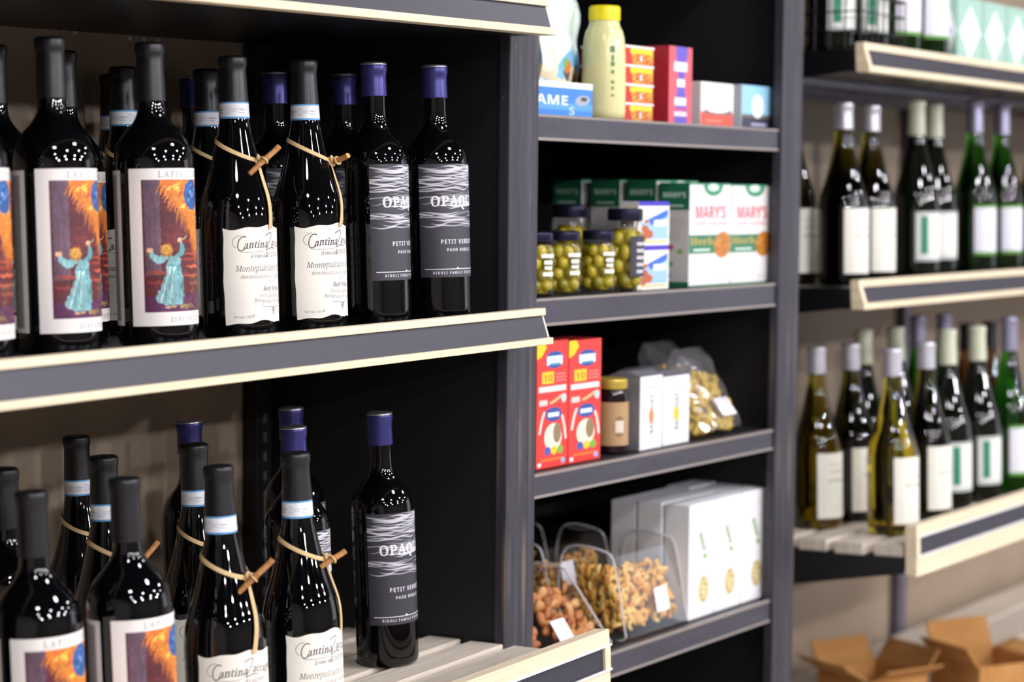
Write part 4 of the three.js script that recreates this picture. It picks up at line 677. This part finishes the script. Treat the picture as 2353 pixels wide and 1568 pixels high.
  const wf = print(256, 900, (x, w, h) => { x.fillStyle = '#eeeef0'; x.fillRect(0, 0, w, h); for (let i = 0; i < 12; i++) { x.fillStyle = ['#8fb06a', '#7a8a78', '#6f9c50'][i % 3]; x.beginPath(); x.ellipse(w * (0.42 + 0.025 * i * 0.6) + 10 * Math.sin(i * 2), h * (0.26 + 0.014 * i), 13, 9, i, 0, 7); x.fill(); } x.fillStyle = '#7db04a'; x.beginPath(); x.ellipse(w * 0.62, h * 0.47, 18, 22, 0, 0, 7); x.fill(); x.fillStyle = '#cdb87c'; x.beginPath(); x.ellipse(w * 0.58, h * 0.76, 52, 105, 0, 0, 7); x.fill(); for (let i = 0; i < 40; i++) { x.fillStyle = ['#e6dab0', '#b09450', '#d8c890'][i % 3]; const a = hash(i, 1, 41) * 6.3, r = Math.sqrt(hash(i, 2, 41)); x.beginPath(); x.ellipse(w * 0.58 + Math.cos(a) * r * 44, h * 0.76 + Math.sin(a) * r * 95, 9, 12, a, 0, 7); x.fill(); } x.fillStyle = '#d4d4da'; x.fillRect(0, h * 0.12, w, 3); x.fillRect(0, h * 0.56, w, 2); });
  const ws = flat(0xdcdcde), wt = flat(0xe8e8ec);
  const zf = -1.486, fr = [[1583, 1642], [1643, 1702], [1703, 1764]].map(([a, b]) => [atZ(a, 1300, zf).x, atZ(b, 1300, zf).x]), hh = atZ(1735, 1127, zf).y - s;
  const tags = ['beside the cashew tub', 'in the middle of three', 'next to the bookcase post'];
  for (let r = 0; r < 3; r++) fr.forEach(([a, b], k) => { const c = new THREE.Mesh(faceBox(b - a - 0.0008, hh + (r ? rr(-0.003, 0.001) : 0), 0.041, 0.0016), [ws, ws, wt, ws, wf, ws]); c.name = numbered('white_box'); c.castShadow = c.receiveShadow = true; c.userData = { label: `tall white box with oval picture, ${['front row', 'second row', 'rear row'][r]}, ${tags[k]}`, category: 'box', group: 'white boxes by the nut tubs' }; c.position.set((a + b) / 2 + (r ? rr(-0.002, 0.002) : 0), E + s, zf - r * 0.045); scene.add(c); });
}

// ---------------------------------------------------------------- white wine unit: bottles, tea boxes, wire basket, cartons
{
  const tint = (c, d) => phys({ color: 0xffffff, roughness: 0.02, transmission: 1, thickness: 0.05, ior: 1.5, attenuationColor: new THREE.Color(c), attenuationDistance: d });
  const amber = tint(0xbca824, 0.062), green = tint(0x3f8f22, 0.032), olive = tint(0x6e6814, 0.032);
  const darkGreen = phys({ color: 0x0b0f08, roughness: 0.03, ior: 1.52 }), brown = tint(0x6a4418, 0.04);
  const capWhite = std({ color: 0xd8d8e2, roughness: 0.25, metalness: 0.5 }), capCream = flat(0xc9cdb4, 0.45), capSilver = std({ color: 0x9c9bb4, roughness: 0.3, metalness: 0.6 });
  const creamL = print(256, 420, (x, w, h) => { x.fillStyle = '#ecebdf'; x.fillRect(0, 0, w, h); lines(x, w * 0.2, h * 0.16, w * 0.5, 1, 20, 8, '#d2d0c2'); curve(x, [[w * 0.25, h * 0.3], [w * 0.4, h * 0.26], [w * 0.5, h * 0.31], [w * 0.7, h * 0.28]], null, '#b6b3a6', 8); curve(x, [[w * 0.22, h * 0.43], [w * 0.36, h * 0.4], [w * 0.5, h * 0.44], [w * 0.74, h * 0.41]], null, '#a5a297', 10); lines(x, w * 0.25, h * 0.8, w * 0.45, 2, 24, 5, '#dad8cb'); });
  const stripeL = print(320, 360, (x, w, h) => { x.fillStyle = '#b9c2bd'; x.fillRect(0, 0, w, h); x.fillStyle = '#e9eae2'; x.fillRect(10, 22, w - 20, h - 48); x.fillStyle = '#23856a'; x.fillRect(30, 32, 46, h - 84); x.fillStyle = '#c6ccc4'; x.fillRect(0, h * 0.86, w, 5); });
  const lavL = print(320, 360, (x, w, h) => { x.fillStyle = '#e6e5f0'; x.fillRect(0, 0, w, h); x.fillStyle = '#5d9a34'; x.fillRect(0, 0, w, 20); x.fillRect(0, h - 24, w, 24); });
  function bottle(kind) {
    const g = thing('white_wine_bottle', '', 'bottle'), pr = PROF.sloped, R = 0.041;
    const [glass, cap, lab, l0, l1, half, c0] = { W: [amber, capWhite, creamL, 0.018, 0.124, 1.12, 0.252], O: [olive, capWhite, creamL, 0.018, 0.124, 1.12, 0.252], G: [darkGreen, capCream, stripeL, 0.03, 0.112, 1.2, 0.238], S: [green, capSilver, lavL, 0.034, 0.118, 1.2, 0.24], K: [brown, M.capBlack, creamL, 0.03, 0.112, 1.1, 0.242] }[kind];
    const gl = [...pr.filter(([, h]) => h < c0 + 0.004), [0, c0 + 0.004]];
    part('glass', lathe(gl, 56), glass, g, { W: 'golden green glass', O: 'olive glass', G: 'very dark green glass', S: 'bright green glass', K: 'brown glass' }[kind]);
    part('capsule', capsule(radiusAt(pr, c0) + 0.0006, 0.0148, c0, 0.296, 0.008), cap, g, { W: 'white metal capsule', O: 'white metal capsule', G: 'cream capsule', S: 'silver capsule', K: 'black capsule' }[kind]);
    part('front_label', wrap(R + 0.0004, l0, l1, half), lab, g, { W: 'cream paper label', O: 'cream paper label', G: 'cream label with a green stripe', S: 'lavender white label with green edges', K: 'cream paper label' }[kind]);
    if (kind === 'S') g.scale.set(0.96, 1.09, 0.96); if (kind === 'G') g.scale.set(1, 1.05, 1);
    if (kind !== 'S') { const b = part('back_label', wrap(R + 0.0003, l0 + 0.004, l1 - 0.004, 0.55), flat(0xb9b6ad), g, 'grey back label'); b.rotation.y = Math.PI; }
    return g;
  }
  const protos = {}; for (const k of ['W', 'O', 'G', 'S', 'K']) protos[k] = bottle(k);
  const seen = new Set();
  function put(kind, x, z, pl, label, group, turn = 0) {
    let o = protos[kind]; if (seen.has(kind)) o = copyOf(o, 'white_wine_bottle', label, group); else { seen.add(kind); o.userData.label = label; o.userData.group = group; }
    o.position.set(x, pl.y(x, z), z); o.quaternion.copy(pl.q).multiply(new THREE.Quaternion().setFromAxisAngle(V(0, 1, 0), turn * Math.PI / 180)); return o;
  }
  const mid = (kind, px, z, label, turn) => put(kind, atZ(px, 560, z).x, z, PL.cMid, label, 'white wine bottles on the upper rail shelf', turn);
  mid('O', 1822, -1.60, 'white-capped wine bottle half hidden by the bookcase post, upper white wine shelf');
  mid('O', 1940, -1.505, 'white-capped wine bottle with cream label, upper white wine shelf, nearest the bookcase');
  mid('O', 2003, -1.51, 'white-capped wine bottle with cream label, upper white wine shelf, beside dark bottles');
  mid('G', 2106, -1.505, 'dark cream-capped bottle with green-striped label, upper white wine shelf, front of pair');
  mid('G', 2147, -1.53, 'dark cream-capped bottle, upper white wine shelf, beside the bright green bottles', -35);
  mid('S', 2240, -1.50, 'bright green silver-capped bottle, upper white wine shelf, beside dark bottles');
  mid('S', 2302, -1.505, 'bright green silver-capped bottle, upper white wine shelf, farther along the row');
  mid('K', 2380, -1.5, 'brown bottle at the far end of the upper white wine row');
  const low = (kind, px, py, depth, label, turn) => { const p = ray(px, py).multiplyScalar(depth); put(kind, p.x, p.z, PL.cLow, label, 'white wine bottles on the slatted white wine shelf', turn); };
  low('W', 1880, 1140, 3.575, 'white-capped golden bottle on the slatted white wine shelf, nearest the bookcase');
  low('O', 1959, 1120, 3.655, 'white-capped olive bottle on slatted white wine shelf, second row');
  low('G', 1988, 1100, 3.83, 'cream-capped dark bottle on slatted white wine shelf, behind the olive bottle');
  low('W', 2054, 1150, 3.495, 'white-capped golden bottle on slatted white wine shelf, at the end of the pine front');
  low('G', 2062, 1090, 3.90, 'cream-capped dark bottle on slatted white wine shelf, behind a golden bottle');
  low('O', 2131, 1120, 3.66, 'white-capped olive bottle on slatted white wine shelf, front row');
  low('S', 2112, 1060, 4.06, 'silver-capped green bottle on slatted white wine shelf, back row by the upright');
  low('G', 2180, 1100, 3.785, 'cream-capped dark bottle on slatted white wine shelf, front row beside olive bottle');
  low('S', 2172, 1060, 4.13, 'silver-capped green bottle on slatted white wine shelf, back row, away from upright');
  low('K', 2224, 1060, 4.3, 'black-capped brown bottle on slatted white wine shelf, back row');
  low('G', 2248, 1090, 3.88, 'cream-capped dark bottle with green-striped label on slatted white wine shelf, front row');
  low('K', 2277, 1060, 4.36, 'black-capped brown bottle on slatted white wine shelf, beside the bright green one');
  low('S', 2322, 1050, 3.96, 'silver-capped bright green bottle on slatted white wine shelf, front row');

  // top shelf: wire basket with bottles, green bottles, tea boxes
  const yT = (x, z) => PL.cTop.y(x, z);
  { const x0 = atZ(1905, 60, -1.5).x - 0.047, x1 = atZ(1985, 60, -1.475).x + 0.047, z0 = -1.555, z1 = -1.424, w = (x1 - x0), b = thing('wire_basket', 'black wire basket holding dark bottles on the top shelf', 'basket', V((x0 + x1) / 2, yT(x0, z1) + 0.0025, z1));
    const wires = []; const d = z1 - z0; const hs = [0, 0.03, 0.06, 0.085]; const wg = (a, c, r = 0.0014) => tube([a, a.clone().lerp(c, 0.5), c], r, 2, 6);
    for (const h of hs) for (const [a, c] of [[V(-w / 2, h, 0), V(w / 2, h, 0)], [V(-w / 2, h, -d), V(w / 2, h, -d)], [V(-w / 2, h, 0), V(-w / 2, h, -d)], [V(w / 2, h, 0), V(w / 2, h, -d)]]) part('wire', wg(a, c, h === 0.085 ? 0.002 : 0.0014), M.blackMetal, b);
    for (let i = 0; i <= 8; i++) { const x = -w / 2 + w * i / 8; part('wire', wg(V(x, 0, 0), V(x, 0.085, 0)), M.blackMetal, b); }
    for (let i = 1; i < 5; i++) { const z = -d * i / 5; part('wire', wg(V(-w / 2, 0, z), V(-w / 2, 0.085, z)), M.blackMetal, b); part('wire', wg(V(-w / 2, 0, z), V(w / 2, 0, z)), M.blackMetal, b); }
  }
  const top = (px, z, kind, label) => { const x = atZ(px, 60, z).x; const o = put(kind, x, z, PL.cTop, label, 'bottles on the top white wine shelf'); o.position.y += 0.004; return o; };
  top(1905, -1.50, 'G', 'dark green bottle in the wire basket, nearest the bookcase');
  top(1985, -1.475, 'G', 'dark bottle with pale label in the wire basket, by the pine rail');
  top(2062, -1.475, 'S', 'bright green bottle outside the wire basket on the top shelf');
  top(2127, -1.47, 'S', 'bright green bottle beside the patterned tea boxes');
  const tea = print(512, 640, (x, w, h) => { x.fillStyle = '#cfe6dc'; x.fillRect(0, 0, w, h); for (let j = -1; j < 9; j++) for (let i = -1; i < 8; i++) { const cx = (i + (j % 2) * 0.5) * 80, cy = j * 80; x.strokeStyle = '#3f9c7c'; x.lineWidth = 9; x.beginPath(); x.moveTo(cx, cy - 52); x.lineTo(cx + 40, cy); x.lineTo(cx, cy + 52); x.lineTo(cx - 40, cy); x.closePath(); x.stroke(); x.fillStyle = '#2c8064'; x.beginPath(); x.ellipse(cx, cy, 12, 14, 0, 0, 7); x.fill(); } blob(x, [[w * 0.5, h * 0.06], [w * 0.97, h * 0.5], [w * 0.5, h * 0.94], [w * 0.03, h * 0.5]], '#8fc4b2'); blob(x, [[w * 0.5, h * 0.1], [w * 0.92, h * 0.5], [w * 0.5, h * 0.9], [w * 0.08, h * 0.5]], '#f4f5f6'); lines(x, w * 0.3, h * 0.48, w * 0.42, 1, 10, 22, '#9a9ca4'); lines(x, w * 0.36, h * 0.56, w * 0.3, 1, 10, 7, '#c8cace'); });
  [[2200, 2258, 'nearest the green bottles'], [2260, 2312, 'in the middle of the row'], [2314, 2362, 'farthest along the top shelf']].forEach(([a, b, l]) => { const z = -1.43, p = atZ(a, 80, z), q = atZ(b, 80, z), c = new THREE.Mesh(faceBox(q.x - p.x - 0.001, 0.118, 0.034, 0.0012), [tea, tea, flat(0x4fa588), tea, tea, tea]); c.name = numbered('tea_box'); c.castShadow = c.receiveShadow = true; c.userData = { label: `green diamond-patterned tea box with white panel, ${l}`, category: 'box', group: 'patterned tea boxes' }; c.position.set((p.x + q.x) / 2, yT(p.x, z) + 0.0005, z); scene.add(c); });

  // open cardboard boxes on the low deck
  function cardBox(label, x, z, w, h, d, ry, flaps, rx = 0, rz = 0, y = -0.93) {
    const t = thing('cardboard_box', label, 'box', V(x, E + y + 0.001, z), 'cardboard boxes on the low deck'); t.rotation.set(rx, ry, rz, 'YXZ'); const th = 0.004;
    part('wall', box(-w / 2, w / 2, 0, h, d / 2 - th, d / 2, { r: 0.001 }), M.card, t); part('wall', box(-w / 2, w / 2, 0, h, -d / 2, -d / 2 + th, { r: 0.001 }), M.card, t);
    part('wall', box(-w / 2, -w / 2 + th, 0, h, -d / 2 + th, d / 2 - th, { r: 0.001 }), M.card, t); part('wall', box(w / 2 - th, w / 2, 0, h, -d / 2 + th, d / 2 - th, { r: 0.001 }), M.card, t);
    part('bottom', box(-w / 2 + th, w / 2 - th, 0, th, -d / 2 + th, d / 2 - th, { r: 0.001 }), M.card, t);
    for (const [side, ang, len] of flaps) { const along = side[0] === 'x'; const sgn = side[1] === '+' ? 1 : -1; const f = part('flap', along ? box(0, len, -th / 2, th / 2, -d / 2 + 0.003, d / 2 - 0.003, { r: 0.001 }) : box(-w / 2 + 0.003, w / 2 - 0.003, -th / 2, th / 2, 0, len, { r: 0.001, grain: 2 }), M.card, t); if (along) { f.position.set(sgn * w / 2, h, 0); f.rotation.z = sgn > 0 ? ang : Math.PI - ang; } else { f.position.set(0, h, sgn * d / 2); f.rotation.x = sgn > 0 ? -ang : Math.PI + ang; } }
  }
  { const p = atY(2010, 1530, -0.86), q = atY(2190, 1540, -0.86);
    cardBox('open cardboard box with raised flaps nearest the bookcase post', p.x - 0.01, p.z, 0.14, 0.062, 0.14, -0.42, [['x+', 0.9, 0.05], ['x-', 0.5, 0.06], ['z+', 0.5, 0.05], ['z-', 1.0, 0.05]]);
    cardBox('open cardboard box lying farther from the post on the low deck', q.x + 0.14, q.z + 0.01, 0.15, 0.07, 0.14, -0.5, [['x+', 0.25, 0.05], ['x-', 0.9, 0.045], ['z-', 1.2, 0.06]]); }
}
shade(scene);
renderer.render(scene, camera);
